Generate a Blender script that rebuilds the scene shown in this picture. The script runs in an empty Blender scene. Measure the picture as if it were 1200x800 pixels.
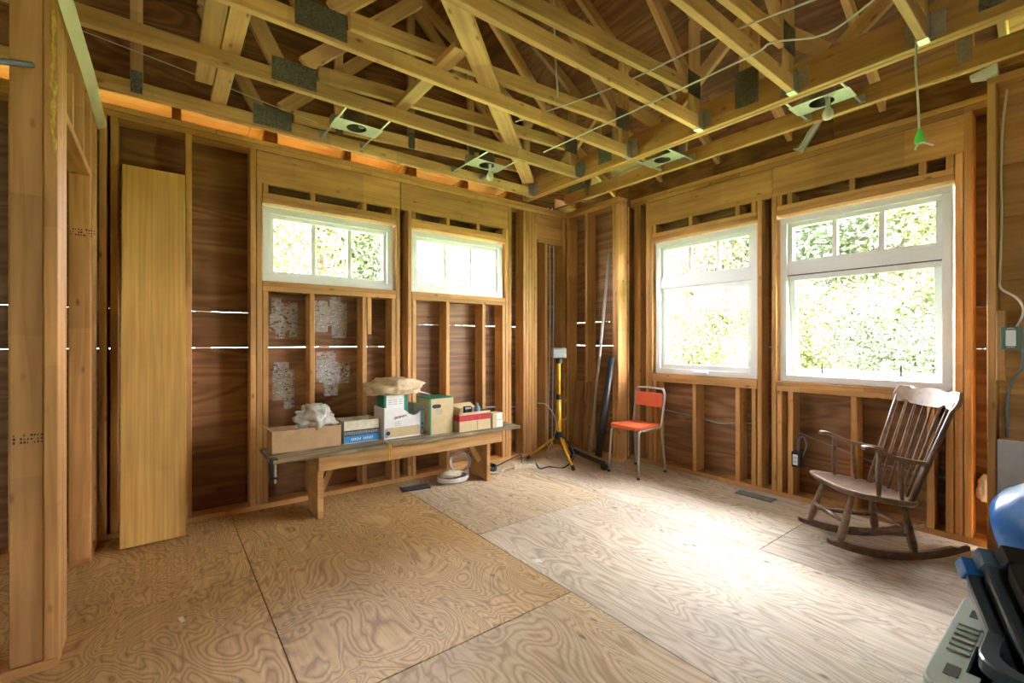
import bpy, bmesh, math, random
from mathutils import Vector, Matrix, noise as mnoise
random.seed(7)
sc = bpy.context.scene
COL = sc.collection

# ------------------------------------------------------------------ camera
YAW = 52.4                      # viewing direction, degrees from +X
cam_d = bpy.data.cameras.new('camera'); cam_d.sensor_width = 36.0; cam_d.lens = 16.0
cam_d.clip_start = 0.02; cam_d.clip_end = 200
cam = bpy.data.objects.new('camera', cam_d); COL.objects.link(cam)
cam.location = (0, 0, 1.24); cam.rotation_euler = (math.radians(90), 0, math.radians(YAW - 90))
sc.camera = cam

# ------------------------------------------------------------------ sky, sun, exposure
world = bpy.data.worlds.new('sky'); sc.world = world; world.use_nodes = True
bg = world.node_tree.nodes['Background']
bg.inputs['Color'].default_value = (0.97, 0.97, 1.0, 1); bg.inputs['Strength'].default_value = 16.0
sun_d = bpy.data.lights.new('sun', 'SUN'); sun_d.energy = 26.0; sun_d.angle = math.radians(2); sun_d.color = (1.0, 0.93, 0.82)
sun = bpy.data.objects.new('sun', sun_d); COL.objects.link(sun)
sun.rotation_euler = (math.radians(38), 0, math.radians(-50))      # from behind the camera, high over the roof
vs = sc.view_settings
vs.view_transform = 'Standard'; vs.look = 'None'; vs.exposure = 1.92; vs.gamma = 1.0; vs.use_curve_mapping = False
try:
    sc.cycles.use_denoising = True; sc.cycles.max_bounces = 10; sc.cycles.diffuse_bounces = 6
    sc.cycles.transparent_max_bounces = 12; sc.cycles.caustics_reflective = False; sc.cycles.sample_clamp_indirect = 6
except Exception: pass

# ------------------------------------------------------------------ picture-to-place conversion
F0 = 533.33; CX, CY, HC = 600.0, 400.0, 1.24
_th = math.radians(YAW); FW = (math.cos(_th), math.sin(_th)); RT = (math.sin(_th), -math.cos(_th))
def D(px):
    k = (px - CX) / F0
    return FW[0] + k * RT[0], FW[1] + k * RT[1]
def onY(px, py, y):             # where the sight line meets the plane Y = y
    d = D(px); t = y / d[1]; return Vector((d[0] * t, y, HC + t * (CY - py) / F0))
def onX(px, py, x):
    d = D(px); t = x / d[0]; return Vector((x, d[1] * t, HC + t * (CY - py) / F0))
def onZ(px, py, z=0.0):
    t = (z - HC) * F0 / (CY - py); d = D(px); return Vector((d[0] * t, d[1] * t, z))

# ------------------------------------------------------------------ materials
def mat(name):
    m = bpy.data.materials.new(name); m.use_nodes = True
    nt = m.node_tree; b = nt.nodes['Principled BSDF']
    return m, nt, b
def N(nt, t, **kw):
    n = nt.nodes.new(t)
    for k, v in kw.items():
        if k in n.inputs: n.inputs[k].default_value = v
        else: setattr(n, k, v)
    return n
def ramp(nt, stops):
    r = nt.nodes.new('ShaderNodeValToRGB'); e = r.color_ramp.elements
    while len(e) < len(stops): e.new(0.5)
    for q, (p, c) in zip(e, stops): q.position = p; q.color = (*c, 1) if len(c) == 3 else c
    return r
def plain(name, c, rough=0.6, metal=0.0, spec=0.5, var=0.0, scale=20, bump=0.0, alpha=1.0):
    m, nt, b = mat(name); L = nt.links
    b.inputs['Base Color'].default_value = (*c, 1); b.inputs['Roughness'].default_value = rough
    b.inputs['Metallic'].default_value = metal; b.inputs['Specular IOR Level'].default_value = spec
    if alpha < 1: b.inputs['Alpha'].default_value = alpha
    if var or bump:
        tc = N(nt, 'ShaderNodeTexCoord'); no = N(nt, 'ShaderNodeTexNoise', Scale=scale, Detail=5.0)
        L.new(tc.outputs['Object'], no.inputs['Vector'])
        if var:
            r = ramp(nt, [(0.3, tuple(x * (1 - var) for x in c)), (0.7, tuple(min(1, x * (1 + var)) for x in c))])
            L.new(no.outputs['Fac'], r.inputs['Fac']); L.new(r.outputs['Color'], b.inputs['Base Color'])
        if bump:
            bp = N(nt, 'ShaderNodeBump', Strength=bump, Distance=0.01)
            L.new(no.outputs['Fac'], bp.inputs['Height']); L.new(bp.outputs['Normal'], b.inputs['Normal'])
    return m
def lumber(name, light, dark, knot=(0.16, 0.07, 0.025), rough=0.6, vary=0.16, knots=True):
    """sawn timber: grain runs along the board's own x axis, every board its own shade"""
    m, nt, b = mat(name); L = nt.links
    tc = N(nt, 'ShaderNodeTexCoord'); oi = N(nt, 'ShaderNodeObjectInfo')
    off = N(nt, 'ShaderNodeVectorMath', operation='SCALE'); cmb = N(nt, 'ShaderNodeCombineXYZ')
    for s in 'XYZ': L.new(oi.outputs['Random'], cmb.inputs[s])
    L.new(cmb.outputs[0], off.inputs[0]); off.inputs['Scale'].default_value = 57.0
    add = N(nt, 'ShaderNodeVectorMath', operation='ADD')
    L.new(tc.outputs['Object'], add.inputs[0]); L.new(off.outputs[0], add.inputs[1])
    mp = N(nt, 'ShaderNodeMapping'); mp.inputs['Scale'].default_value = (1.4, 26, 26); L.new(add.outputs[0], mp.inputs['Vector'])
    no = N(nt, 'ShaderNodeTexNoise', Scale=1.0, Detail=6.0, Distortion=0.6); L.new(mp.outputs[0], no.inputs['Vector'])
    r = ramp(nt, [(0.28, dark), (0.62, light)]); L.new(no.outputs['Fac'], r.inputs['Fac'])
    mp3 = N(nt, 'ShaderNodeMapping'); mp3.inputs['Scale'].default_value = (1.7, 3, 3); L.new(add.outputs[0], mp3.inputs['Vector'])
    no3 = N(nt, 'ShaderNodeTexNoise', Scale=1.0, Detail=3.0); L.new(mp3.outputs[0], no3.inputs['Vector'])
    blot = N(nt, 'ShaderNodeMapRange'); L.new(no3.outputs['Fac'], blot.inputs['Value'])
    for k, v in (('From Min', .3), ('From Max', .7), ('To Min', .8), ('To Max', 1.14)): blot.inputs[k].default_value = v
    sx = N(nt, 'ShaderNodeSeparateXYZ'); L.new(add.outputs[0], sx.inputs[0])
    k1 = N(nt, 'ShaderNodeMath', operation='MULTIPLY'); L.new(sx.outputs['X'], k1.inputs[0]); k1.inputs[1].default_value = 1.9
    k2 = N(nt, 'ShaderNodeMath', operation='FLOOR'); L.new(k1.outputs[0], k2.inputs[0])
    wn = N(nt, 'ShaderNodeTexWhiteNoise', noise_dimensions='1D'); L.new(k2.outputs[0], wn.inputs['W'])
    jt = N(nt, 'ShaderNodeMapRange'); L.new(wn.outputs['Value'], jt.inputs['Value']); jt.inputs['To Min'].default_value = .86; jt.inputs['To Max'].default_value = 1.1
    ma = N(nt, 'ShaderNodeMath', operation='MULTIPLY_ADD'); L.new(oi.outputs['Random'], ma.inputs[0])
    ma.inputs[1].default_value = 2 * vary; ma.inputs[2].default_value = 1 - vary
    m0 = N(nt, 'ShaderNodeMath', operation='MULTIPLY'); L.new(blot.outputs[0], m0.inputs[0]); L.new(jt.outputs[0], m0.inputs[1])
    mb = N(nt, 'ShaderNodeMath', operation='MULTIPLY'); L.new(ma.outputs[0], mb.inputs[0]); L.new(m0.outputs[0], mb.inputs[1])
    hsv = N(nt, 'ShaderNodeHueSaturation'); L.new(mb.outputs[0], hsv.inputs['Value']); L.new(r.outputs['Color'], hsv.inputs['Color'])
    out = hsv.outputs[0]
    if knots:
        mp2 = N(nt, 'ShaderNodeMapping'); mp2.inputs['Scale'].default_value = (5.2, 12, 12); L.new(add.outputs[0], mp2.inputs['Vector'])
        vo = N(nt, 'ShaderNodeTexVoronoi', Scale=1.0, Randomness=1.0); L.new(mp2.outputs[0], vo.inputs['Vector'])
        rk = ramp(nt, [(0.03, (.8, .8, .8)), (0.15, (0, 0, 0))]); L.new(vo.outputs['Distance'], rk.inputs['Fac'])
        mx = N(nt, 'ShaderNodeMixRGB'); L.new(rk.outputs['Color'], mx.inputs['Fac']); L.new(out, mx.inputs['Color1'])
        mx.inputs['Color2'].default_value = (*knot, 1); out = mx.outputs[0]
    L.new(out, b.inputs['Base Color'])
    bp = N(nt, 'ShaderNodeBump', Strength=0.15, Distance=0.004); L.new(no.outputs['Fac'], bp.inputs['Height']); L.new(bp.outputs['Normal'], b.inputs['Normal'])
    b.inputs['Roughness'].default_value = rough; b.inputs['Specular IOR Level'].default_value = 0.3
    return m
def plywood(name, light, dark, rings=9.0, rough=0.55, stretch=(0.55, 2.2), vary=0.1, spots=0.0, spec=0.35, sharp=0.5, scratch=0.0, streak=(3, 90)):
    """rotary-cut veneer: contour-like figure running along local x"""
    m, nt, b = mat(name); L = nt.links
    tc = N(nt, 'ShaderNodeTexCoord'); oi = N(nt, 'ShaderNodeObjectInfo')
    cmb = N(nt, 'ShaderNodeCombineXYZ'); off = N(nt, 'ShaderNodeVectorMath', operation='SCALE')
    for s in 'XYZ': L.new(oi.outputs['Random'], cmb.inputs[s])
    L.new(cmb.outputs[0], off.inputs[0]); off.inputs['Scale'].default_value = 43.0
    add = N(nt, 'ShaderNodeVectorMath', operation='ADD'); L.new(tc.outputs['Object'], add.inputs[0]); L.new(off.outputs[0], add.inputs[1])
    mp = N(nt, 'ShaderNodeMapping'); mp.inputs['Scale'].default_value = (stretch[0], stretch[1], stretch[1]); L.new(add.outputs[0], mp.inputs['Vector'])
    no = N(nt, 'ShaderNodeTexNoise', Scale=1.6, Detail=2.5, Roughness=0.45, Distortion=0.9); L.new(mp.outputs[0], no.inputs['Vector'])
    mu = N(nt, 'ShaderNodeMath', operation='MULTIPLY'); L.new(no.outputs['Fac'], mu.inputs[0]); mu.inputs[1].default_value = rings * 6.283
    si = N(nt, 'ShaderNodeMath', operation='SINE'); L.new(mu.outputs[0], si.inputs[0])
    r = ramp(nt, [(0.0, dark), (sharp, tuple((a + c) / 2 for a, c in zip(light, dark))), (1.0, light)])
    mr = N(nt, 'ShaderNodeMapRange'); L.new(si.outputs[0], mr.inputs['Value'])
    mr.inputs['From Min'].default_value = -1; L.new(mr.outputs[0], r.inputs['Fac'])
    mp2 = N(nt, 'ShaderNodeMapping'); mp2.inputs['Scale'].default_value = (streak[0], streak[1], streak[1]); L.new(add.outputs[0], mp2.inputs['Vector'])
    n2 = N(nt, 'ShaderNodeTexNoise', Scale=1.0, Detail=4.0); L.new(mp2.outputs[0], n2.inputs['Vector'])
    n3 = N(nt, 'ShaderNodeTexNoise', Scale=1.1, Detail=4.0); L.new(add.outputs[0], n3.inputs['Vector'])
    f1 = N(nt, 'ShaderNodeMapRange'); L.new(n2.outputs['Fac'], f1.inputs['Value']); f1.inputs['From Min'].default_value = .3; f1.inputs['From Max'].default_value = .7; f1.inputs['To Min'].default_value = .82; f1.inputs['To Max'].default_value = 1.12
    f2 = N(nt, 'ShaderNodeMapRange'); L.new(n3.outputs['Fac'], f2.inputs['Value']); f2.inputs['From Min'].default_value = .3; f2.inputs['From Max'].default_value = .7; f2.inputs['To Min'].default_value = .8; f2.inputs['To Max'].default_value = 1.15
    f3 = N(nt, 'ShaderNodeMath', operation='MULTIPLY_ADD'); L.new(oi.outputs['Random'], f3.inputs[0]); f3.inputs[1].default_value = 2 * vary; f3.inputs[2].default_value = 1 - vary
    p1 = N(nt, 'ShaderNodeMath', operation='MULTIPLY'); L.new(f1.outputs[0], p1.inputs[0]); L.new(f2.outputs[0], p1.inputs[1])
    p2 = N(nt, 'ShaderNodeMath', operation='MULTIPLY'); L.new(p1.outputs[0], p2.inputs[0]); L.new(f3.outputs[0], p2.inputs[1])
    hsv = N(nt, 'ShaderNodeHueSaturation'); L.new(p2.outputs[0], hsv.inputs['Value']); L.new(r.outputs['Color'], hsv.inputs['Color'])
    out = hsv.outputs[0]
    if spots:
        mp4 = N(nt, 'ShaderNodeMapping'); mp4.inputs['Scale'].default_value = (3.6, 7.5, 7.5); L.new(add.outputs[0], mp4.inputs['Vector'])
        vo = N(nt, 'ShaderNodeTexVoronoi', Scale=1.0); L.new(mp4.outputs[0], vo.inputs['Vector'])
        rk = ramp(nt, [(0.03, (spots,) * 3), (0.10, (0, 0, 0))]); L.new(vo.outputs['Distance'], rk.inputs['Fac'])
        mx = N(nt, 'ShaderNodeMixRGB'); L.new(rk.outputs['Color'], mx.inputs['Fac']); L.new(out, mx.inputs['Color1'])
        mx.inputs['Color2'].default_value = (0.045, 0.03, 0.02, 1); out = mx.outputs[0]
    if scratch:
        mp5 = N(nt, 'ShaderNodeMapping'); mp5.inputs['Scale'].default_value = (9, 4, 3); mp5.inputs['Rotation'].default_value = (0, 0, 0.5); L.new(add.outputs[0], mp5.inputs['Vector'])
        n5 = N(nt, 'ShaderNodeTexNoise', Scale=2.0, Detail=8.0, Roughness=0.75); L.new(mp5.outputs[0], n5.inputs['Vector'])
        rk = ramp(nt, [(0.60, (0, 0, 0)), (0.72, (scratch,) * 3)]); L.new(n5.outputs['Fac'], rk.inputs['Fac'])
        mx = N(nt, 'ShaderNodeMixRGB'); L.new(rk.outputs['Color'], mx.inputs['Fac']); L.new(out, mx.inputs['Color1'])
        mx.inputs['Color2'].default_value = (0.16, 0.13, 0.12, 1); out = mx.outputs[0]
    L.new(out, b.inputs['Base Color'])
    bp = N(nt, 'ShaderNodeBump', Strength=0.12, Distance=0.003); L.new(n2.outputs['Fac'], bp.inputs['Height']); L.new(bp.outputs['Normal'], b.inputs['Normal'])
    b.inputs['Roughness'].default_value = rough; b.inputs['Specular IOR Level'].default_value = spec
    return m

M = {}
M['stud'] = lumber('stud_timber', (0.62, 0.345, 0.125), (0.43, 0.21, 0.064))
M['truss'] = lumber('truss_timber', (0.72, 0.445, 0.22), (0.52, 0.285, 0.12))
M['header'] = lumber('header_timber', (0.60, 0.335, 0.12), (0.44, 0.22, 0.07))
M['eaveglow'] = lumber('sunglow_eave_timber', (0.34, 0.085, 0.010), (0.20, 0.04, 0.006), knots=False)  # orange of sunlight at the eave put into the wood colour
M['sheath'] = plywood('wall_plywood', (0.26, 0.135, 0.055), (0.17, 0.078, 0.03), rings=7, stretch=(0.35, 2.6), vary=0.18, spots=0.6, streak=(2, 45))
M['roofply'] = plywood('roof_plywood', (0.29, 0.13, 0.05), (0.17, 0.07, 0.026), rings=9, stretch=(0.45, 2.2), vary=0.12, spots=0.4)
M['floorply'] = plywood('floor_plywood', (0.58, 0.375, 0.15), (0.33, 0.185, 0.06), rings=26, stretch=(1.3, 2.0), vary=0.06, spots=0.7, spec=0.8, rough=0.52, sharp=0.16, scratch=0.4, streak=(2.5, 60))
M['floorpale'] = plywood('glare_pale_floor_plywood', (0.62, 0.53, 0.42), (0.45, 0.355, 0.25), rings=16, stretch=(0.8, 2.8), vary=0.05, spots=0.7, spec=0.6, rough=0.62, sharp=0.25, scratch=0.6, streak=(2.5, 60))  # window glare put into a paler colour, plus sheet tone and scratches
M['floorfar'] = plywood('mild_glare_floor_plywood', (0.62, 0.50, 0.345), (0.45, 0.33, 0.19), rings=17, stretch=(0.9, 2.6), vary=0.04, spots=0.7, spec=0.6, rough=0.6, sharp=0.22, scratch=0.55, streak=(2.5, 60))  # milder window glare put into the colour, plus sheet tone and scratches
M['floormid'] = plywood('slight_glare_floor_plywood', (0.60, 0.455, 0.27), (0.42, 0.28, 0.13), rings=22, stretch=(1.0, 2.4), vary=0.03, spots=0.7, spec=0.7, rough=0.56, sharp=0.2, scratch=0.5, streak=(2.5, 60))  # slight window glare put into the colour, plus sheet tone and scratches
M['bench'] = plywood('bench_plywood', (0.52, 0.31, 0.115), (0.40, 0.22, 0.075), rings=4, stretch=(0.4, 2.5))
M['benchtop'] = plywood('weathered_bench_plywood', (0.34, 0.29, 0.17), (0.18, 0.14, 0.08), rings=5, stretch=(0.4, 3), spots=0.3)
M['maple'] = plywood('pale_maple_board', (0.68, 0.41, 0.11), (0.63, 0.365, 0.09), rings=5, stretch=(0.25, 3.2), vary=0.0, streak=(1.6, 70))
M['dirt'] = plain('subfloor', (0.08, 0.06, 0.04), 0.9)
M['vinyl'] = plain('white_vinyl', (0.80, 0.83, 0.85), 0.35)
M['galv'] = plain('galvanised_steel', (0.55, 0.56, 0.55), 0.38, 0.9, var=0.15, scale=60)
M['plate'] = plain('truss_plate_steel', (0.22, 0.22, 0.20), 0.5, 0.8, var=0.35, scale=90, bump=0.5)
M['chrome'] = plain('dull_chrome', (0.42, 0.40, 0.37), 0.34, 0.9)
M['orange'] = plain('orange_vinyl', (0.72, 0.13, 0.045), 0.38, var=0.08, scale=6)
M['rock'] = lumber('worn_brown_wood', (0.26, 0.175, 0.12), (0.15, 0.095, 0.06), rough=0.3, vary=0.03, knots=False)
M['black'] = plain('black_plastic', (0.012, 0.012, 0.013), 0.45)
M['blackm'] = plain('black_rubber_pipe', (0.02, 0.022, 0.024), 0.4)
M['grey'] = plain('grey_rod', (0.36, 0.33, 0.30), 0.5, 0.3)
M['yellow'] = plain('yellow_enamel', (0.75, 0.42, 0.02), 0.35)
M['card'] = plain('brown_cardboard', (0.46, 0.30, 0.15), 0.8, var=0.1, scale=14)
M['cardin'] = plain('cardboard_inside', (0.30, 0.19, 0.09), 0.85, var=0.1)
M['cardlt'] = plain('tan_cardboard', (0.52, 0.41, 0.22), 0.75, var=0.06)
M['white'] = plain('white_paper', (0.72, 0.72, 0.70), 0.6, var=0.05)
M['cream'] = plain('cream_paper', (0.66, 0.60, 0.44), 0.7, var=0.12, scale=30)
M['bluebox'] = plain('blue_print', (0.03, 0.22, 0.52), 0.5)
M['slate'] = plain('slate_blue_print', (0.18, 0.32, 0.44), 0.5)
M['blackp'] = plain('black_print', (0.02, 0.02, 0.02), 0.6)
M['greyp'] = plain('grey_print', (0.25, 0.25, 0.24), 0.7)
M['green'] = plain('green_print', (0.02, 0.22, 0.13), 0.5)
M['red'] = plain('red_print', (0.38, 0.02, 0.03), 0.4, var=0.3, scale=40)
M['cloth'] = plain('beige_cloth', (0.60, 0.48, 0.30), 0.9, var=0.1, bump=0.4)
M['cable'] = plain('white_cable', (0.68, 0.66, 0.62), 0.5)
M['cableb'] = plain('blue_grey_cable', (0.22, 0.27, 0.34), 0.5)
M['bulb'] = plain('frosted_bulb', (0.86, 0.86, 0.83), 0.25)
M['dkgrey'] = plain('dark_grey_plastic', (0.045, 0.065, 0.085), 0.3, var=0.1, scale=8)
M['bluep'] = plain('blue_plastic', (0.02, 0.17, 0.55), 0.25, var=0.05, scale=5)
M['bluegrey'] = plain('grey_blue_plastic', (0.08, 0.16, 0.26), 0.28)
M['sage'] = plain('pale_grey_green_plastic', (0.42, 0.52, 0.50), 0.4)
M['greycard'] = plain('grey_corrugated_card', (0.44, 0.45, 0.47), 0.8, var=0.05)
M['foam'] = plain('yellow_foam', (0.62, 0.42, 0.08), 0.8, var=0.2, scale=60, bump=0.6)
M['insul'] = plain('white_insulation', (0.75, 0.76, 0.76), 0.95, bump=0.8, scale=50)
M['leafl'] = plain('light_leaf', (0.165, 0.18, 0.085), 0.5, var=0.35, scale=1.3)
M['leafd'] = plain('dark_leaf', (0.075, 0.098, 0.058), 0.5, var=0.35, scale=1.3)
M['bark'] = plain('bark', (0.12, 0.085, 0.06), 0.9, var=0.3)
M['grass'] = plain('grass', (0.16, 0.25, 0.07), 0.9, var=0.35, scale=3)
M['neon'] = plain('green_connector', (0.15, 0.75, 0.10), 0.4)
M['khaki'] = plain('olive_box', (0.12, 0.20, 0.15), 0.5)
M['ink'] = plain('lumber_stamp_ink', (0.05, 0.03, 0.02), 0.8)
M['cleantape'] = plain('blue_tape', (0.12, 0.32, 0.5), 0.6)
def sheet_mat(name, c, a, rough=0.3):
    m, nt, b = mat(name); b.inputs['Base Color'].default_value = (*c, 1); b.inputs['Roughness'].default_value = rough
    b.inputs['Alpha'].default_value = a; return m
M['poly'] = sheet_mat('clear_poly_bag', (0.80, 0.80, 0.72), 0.45, 0.25)
M['strip'] = sheet_mat('milky_poly_sheet', (0.75, 0.72, 0.60), 0.85, 0.4)
def glass_mat():
    m = bpy.data.materials.new('window_glass'); m.use_nodes = True; nt = m.node_tree; nt.nodes.clear()
    o = N(nt, 'ShaderNodeOutputMaterial'); t = N(nt, 'ShaderNodeBsdfTransparent'); g = N(nt, 'ShaderNodeBsdfGlossy', Roughness=0.0); mx = N(nt, 'ShaderNodeMixShader', Fac=0.05)
    nt.links.new(t.outputs[0], mx.inputs[1]); nt.links.new(g.outputs[0], mx.inputs[2]); nt.links.new(mx.outputs[0], o.inputs[0]); return m
M['glass'] = glass_mat()
def patch_mat():
    """dry-brushed white paint: streaks let the plywood through"""
    m, nt, b = mat('brushed_white_paint'); L = nt.links
    b.inputs['Base Color'].default_value = (0.55, 0.52, 0.48, 1); b.inputs['Roughness'].default_value = 0.8
    tc = N(nt, 'ShaderNodeTexCoord'); oi = N(nt, 'ShaderNodeObjectInfo'); ad = N(nt, 'ShaderNodeVectorMath', operation='ADD')
    L.new(tc.outputs['Object'], ad.inputs[0]); L.new(oi.outputs['Location'], ad.inputs[1])
    mp = N(nt, 'ShaderNodeMapping'); mp.inputs['Scale'].default_value = (30, 30, 45); L.new(ad.outputs[0], mp.inputs['Vector'])
    no = N(nt, 'ShaderNodeTexNoise', Scale=1.0, Detail=5.0, Roughness=0.7); L.new(mp.outputs[0], no.inputs['Vector'])
    r = ramp(nt, [(0.28, (0.22,) * 3), (0.72, (0.68,) * 3)]); L.new(no.outputs['Fac'], r.inputs['Fac']); L.new(r.outputs['Color'], b.inputs['Alpha'])
    return m
M['patch'] = patch_mat()

# ------------------------------------------------------------------ object helpers
ROOTM = {}
def tag(o, label, cat, group=None):
    o['label'] = label; o['category'] = cat
    if group: o['group'] = group
    return o
def link(o, parent=None, W=None):
    """W is the world matrix of the object"""
    COL.objects.link(o); W = W or Matrix.Identity(4)
    if parent is not None:
        o.parent = parent; o.matrix_parent_inverse = ROOTM[parent.name].inverted()
    o.matrix_basis = W; ROOTM[o.name] = W.copy()
    return o
def root(name, loc=(0, 0, 0), label=None, cat=None, group=None, rz=0.0):
    o = bpy.data.objects.new(name, None); o.empty_display_size = 0.05
    link(o, None, Matrix.Translation(Vector(loc)) @ Matrix.Rotation(rz, 4, 'Z'))
    if label: tag(o, label, cat, group)
    return o
def structure(name):
    o = root(name); o['kind'] = 'structure'; return o
class MB:
    def __init__(s): s.v = []; s.f = []
    def add(s, v, f):
        n = len(s.v); s.v += [Vector(p) for p in v]; s.f += [tuple(i + n for i in q) for q in f]; return s
    def box(s, a, b):
        x0, y0, z0 = a; x1, y1, z1 = b
        return s.add([(x0, y0, z0), (x1, y0, z0), (x1, y1, z0), (x0, y1, z0), (x0, y0, z1), (x1, y0, z1), (x1, y1, z1), (x0, y1, z1)],
                     [(3, 2, 1, 0), (4, 5, 6, 7), (0, 1, 5, 4), (1, 2, 6, 5), (2, 3, 7, 6), (3, 0, 4, 7)])
    def tube(s, pts, r, n=8, cap=True):
        pts = [Vector(p) for p in pts]; k = len(pts); rr = r if isinstance(r, (list, tuple)) else [r] * k
        u = None; rings = []; n0 = len(s.v)
        for i, p in enumerate(pts):
            t = (pts[min(i + 1, k - 1)] - pts[max(i - 1, 0)])
            t = t.normalized() if t.length > 1e-9 else Vector((0, 0, 1))
            if u is None: u = t.orthogonal().normalized()
            else:
                u = u - t * u.dot(t); u = u.normalized() if u.length > 1e-6 else t.orthogonal().normalized()
            w = t.cross(u)
            for j in range(n):
                a = 2 * math.pi * j / n; s.v.append(p + (u * math.cos(a) + w * math.sin(a)) * rr[i])
        for i in range(k - 1):
            for j in range(n):
                a = n0 + i * n + j; b = n0 + i * n + (j + 1) % n
                s.f.append((a, b, b + n, a + n))
        if cap:
            s.f.append(tuple(n0 + j for j in reversed(range(n)))); s.f.append(tuple(n0 + (k - 1) * n + j for j in range(n)))
        return s
    def lathe(s, prof, c=(0, 0, 0), n=20, axis=None):
        """prof: list of (radius, height) about an axis through c"""
        c = Vector(c); ax = Vector(axis or (0, 0, 1)).normalized()
        pts = [c + ax * h for r, h in prof]
        u = ax.orthogonal().normalized(); w = ax.cross(u); n0 = len(s.v)
        for (r, h), p in zip(prof, pts):
            for j in range(n):
                a = 2 * math.pi * j / n; s.v.append(p + (u * math.cos(a) + w * math.sin(a)) * max(r, 1e-4))
        for i in range(len(prof) - 1):
            for j in range(n):
                a = n0 + i * n + j; b = n0 + i * n + (j + 1) % n; s.f.append((a, b, b + n, a + n))
        return s
    def prism(s, poly, ext):
        """poly: 3-D outline, extruded by vector ext"""
        p = [Vector(q) for q in poly]; e = Vector(ext); n = len(p)
        return s.add(p + [q + e for q in p], [tuple(reversed(range(n))), tuple(range(n, 2 * n))] + [(i, (i + 1) % n, (i + 1) % n + n, i + n) for i in range(n)])
    def build(s, name, m, parent=None, bevel=0.0, smooth=False, W=None, fix=True):
        W = W or Matrix.Identity(4); inv = W.inverted()
        me = bpy.data.meshes.new(name); me.from_pydata([inv @ p for p in s.v], [], s.f)
        if fix or bevel:
            bm = bmesh.new(); bm.from_mesh(me)
            if bevel: bmesh.ops.bevel(bm, geom=bm.edges[:], offset=bevel, segments=2, affect='EDGES', profile=0.6)
            bmesh.ops.recalc_face_normals(bm, faces=bm.faces[:]); bm.to_mesh(me); bm.free()
        if smooth:
            for p in me.polygons: p.use_smooth = True
        me.materials.append(m if not isinstance(m, str) else M[m])
        o = bpy.data.objects.new(name, me); link(o, parent, W); return o
_cache = {}
def board(name, parent, p0, p1, w, h, m='stud', up=(0, 0, 1), bev=0.003):
    """straight timber from p0 to p1 along its centre line; h is measured along up, w across"""
    p0, p1 = Vector(p0), Vector(p1); x = (p1 - p0); L = x.length; x.normalize()
    up = Vector(up); y = up.cross(x)
    if y.length < 1e-5: up = Vector((1, 0, 0)); y = up.cross(x)
    y.normalize(); z = x.cross(y)
    key = (round(L, 3), round(w, 4), round(h, 4), m)
    if key not in _cache:
        me = bpy.data.meshes.new(name); b = MB().box((-L / 2, -w / 2, -h / 2), (L / 2, w / 2, h / 2))
        me.from_pydata(b.v, [], b.f)
        if bev:
            bm = bmesh.new(); bm.from_mesh(me); bmesh.ops.bevel(bm, geom=bm.edges[:], offset=bev, segments=1, affect='EDGES'); bm.to_mesh(me); bm.free()
        me.materials.append(M[m]); _cache[key] = me
    o = bpy.data.objects.new(name, _cache[key])
    W = Matrix((( x.x, y.x, z.x, 0), (x.y, y.y, z.y, 0), (x.z, y.z, z.z, 0), (0, 0, 0, 1)))
    W.translation = (p0 + p1) / 2
    return link(o, parent, W)
def tubeobj(name, pts, r, m, parent=None, n=8, smooth=True):
    return MB().tube(pts, r, n).build(name, m, parent, smooth=smooth)
def curve(pts, k=6):
    """Catmull-Rom through points"""
    P = [Vector(p) for p in pts]; P = [P[0] * 2 - P[1]] + P + [P[-1] * 2 - P[-2]]; out = []
    for i in range(1, len(P) - 2):
        a, b, c, d = P[i - 1:i + 3]
        for j in range(k):
            t = j / k
            out.append(0.5 * ((2 * b) + (c - a) * t + (2 * a - 5 * b + 4 * c - d) * t * t + (3 * b - a - 3 * c + d) * t ** 3))
    out.append(P[-2]); return out

# ------------------------------------------------------------------ main dimensions
YA, XB, XB1, XB2 = 3.79, 3.925, 3.71, 3.73        # inner stud faces
SD, ST = 0.14, 0.038                               # stud depth, stud thickness
ZP, ZT = 2.65, 2.726                               # underside and top of the double plates
XL, YR = -3.2, -2.6                                # far ends of the floor behind the camera

# ------------------------------------------------------------------ floor
floor = structure('floor')
sub = MB().box((XL, YR, -0.25), (4.3, 4.2, -0.019)).build('subfloor', 'dirt', floor)
G = 0.0024
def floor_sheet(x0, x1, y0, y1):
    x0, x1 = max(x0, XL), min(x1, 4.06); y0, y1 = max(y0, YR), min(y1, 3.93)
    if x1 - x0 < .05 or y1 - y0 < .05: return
    board('plywood_sheet', floor, ((x0 + x1) / 2, y0 + G, -0.0095), ((x0 + x1) / 2, y1 - G, -0.0095), x1 - x0 - 2 * G, 0.019, 'floorpale' if x0 > 2.7 or (x0 > 1.5 and y1 < 2.5) else 'floorfar' if x0 > 1.5 else ('floormid' if x0 > 0.3 and y1 < 1.7 else 'floorply'), bev=0.0012)  # sheets step paler towards the windows, partly glare put into their colour
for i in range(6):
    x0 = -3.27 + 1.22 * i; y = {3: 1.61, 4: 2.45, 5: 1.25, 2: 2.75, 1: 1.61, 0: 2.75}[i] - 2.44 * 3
    while y < 3.93: floor_sheet(x0, x0 + 1.22, y, y + 2.44); y += 2.44

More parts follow.
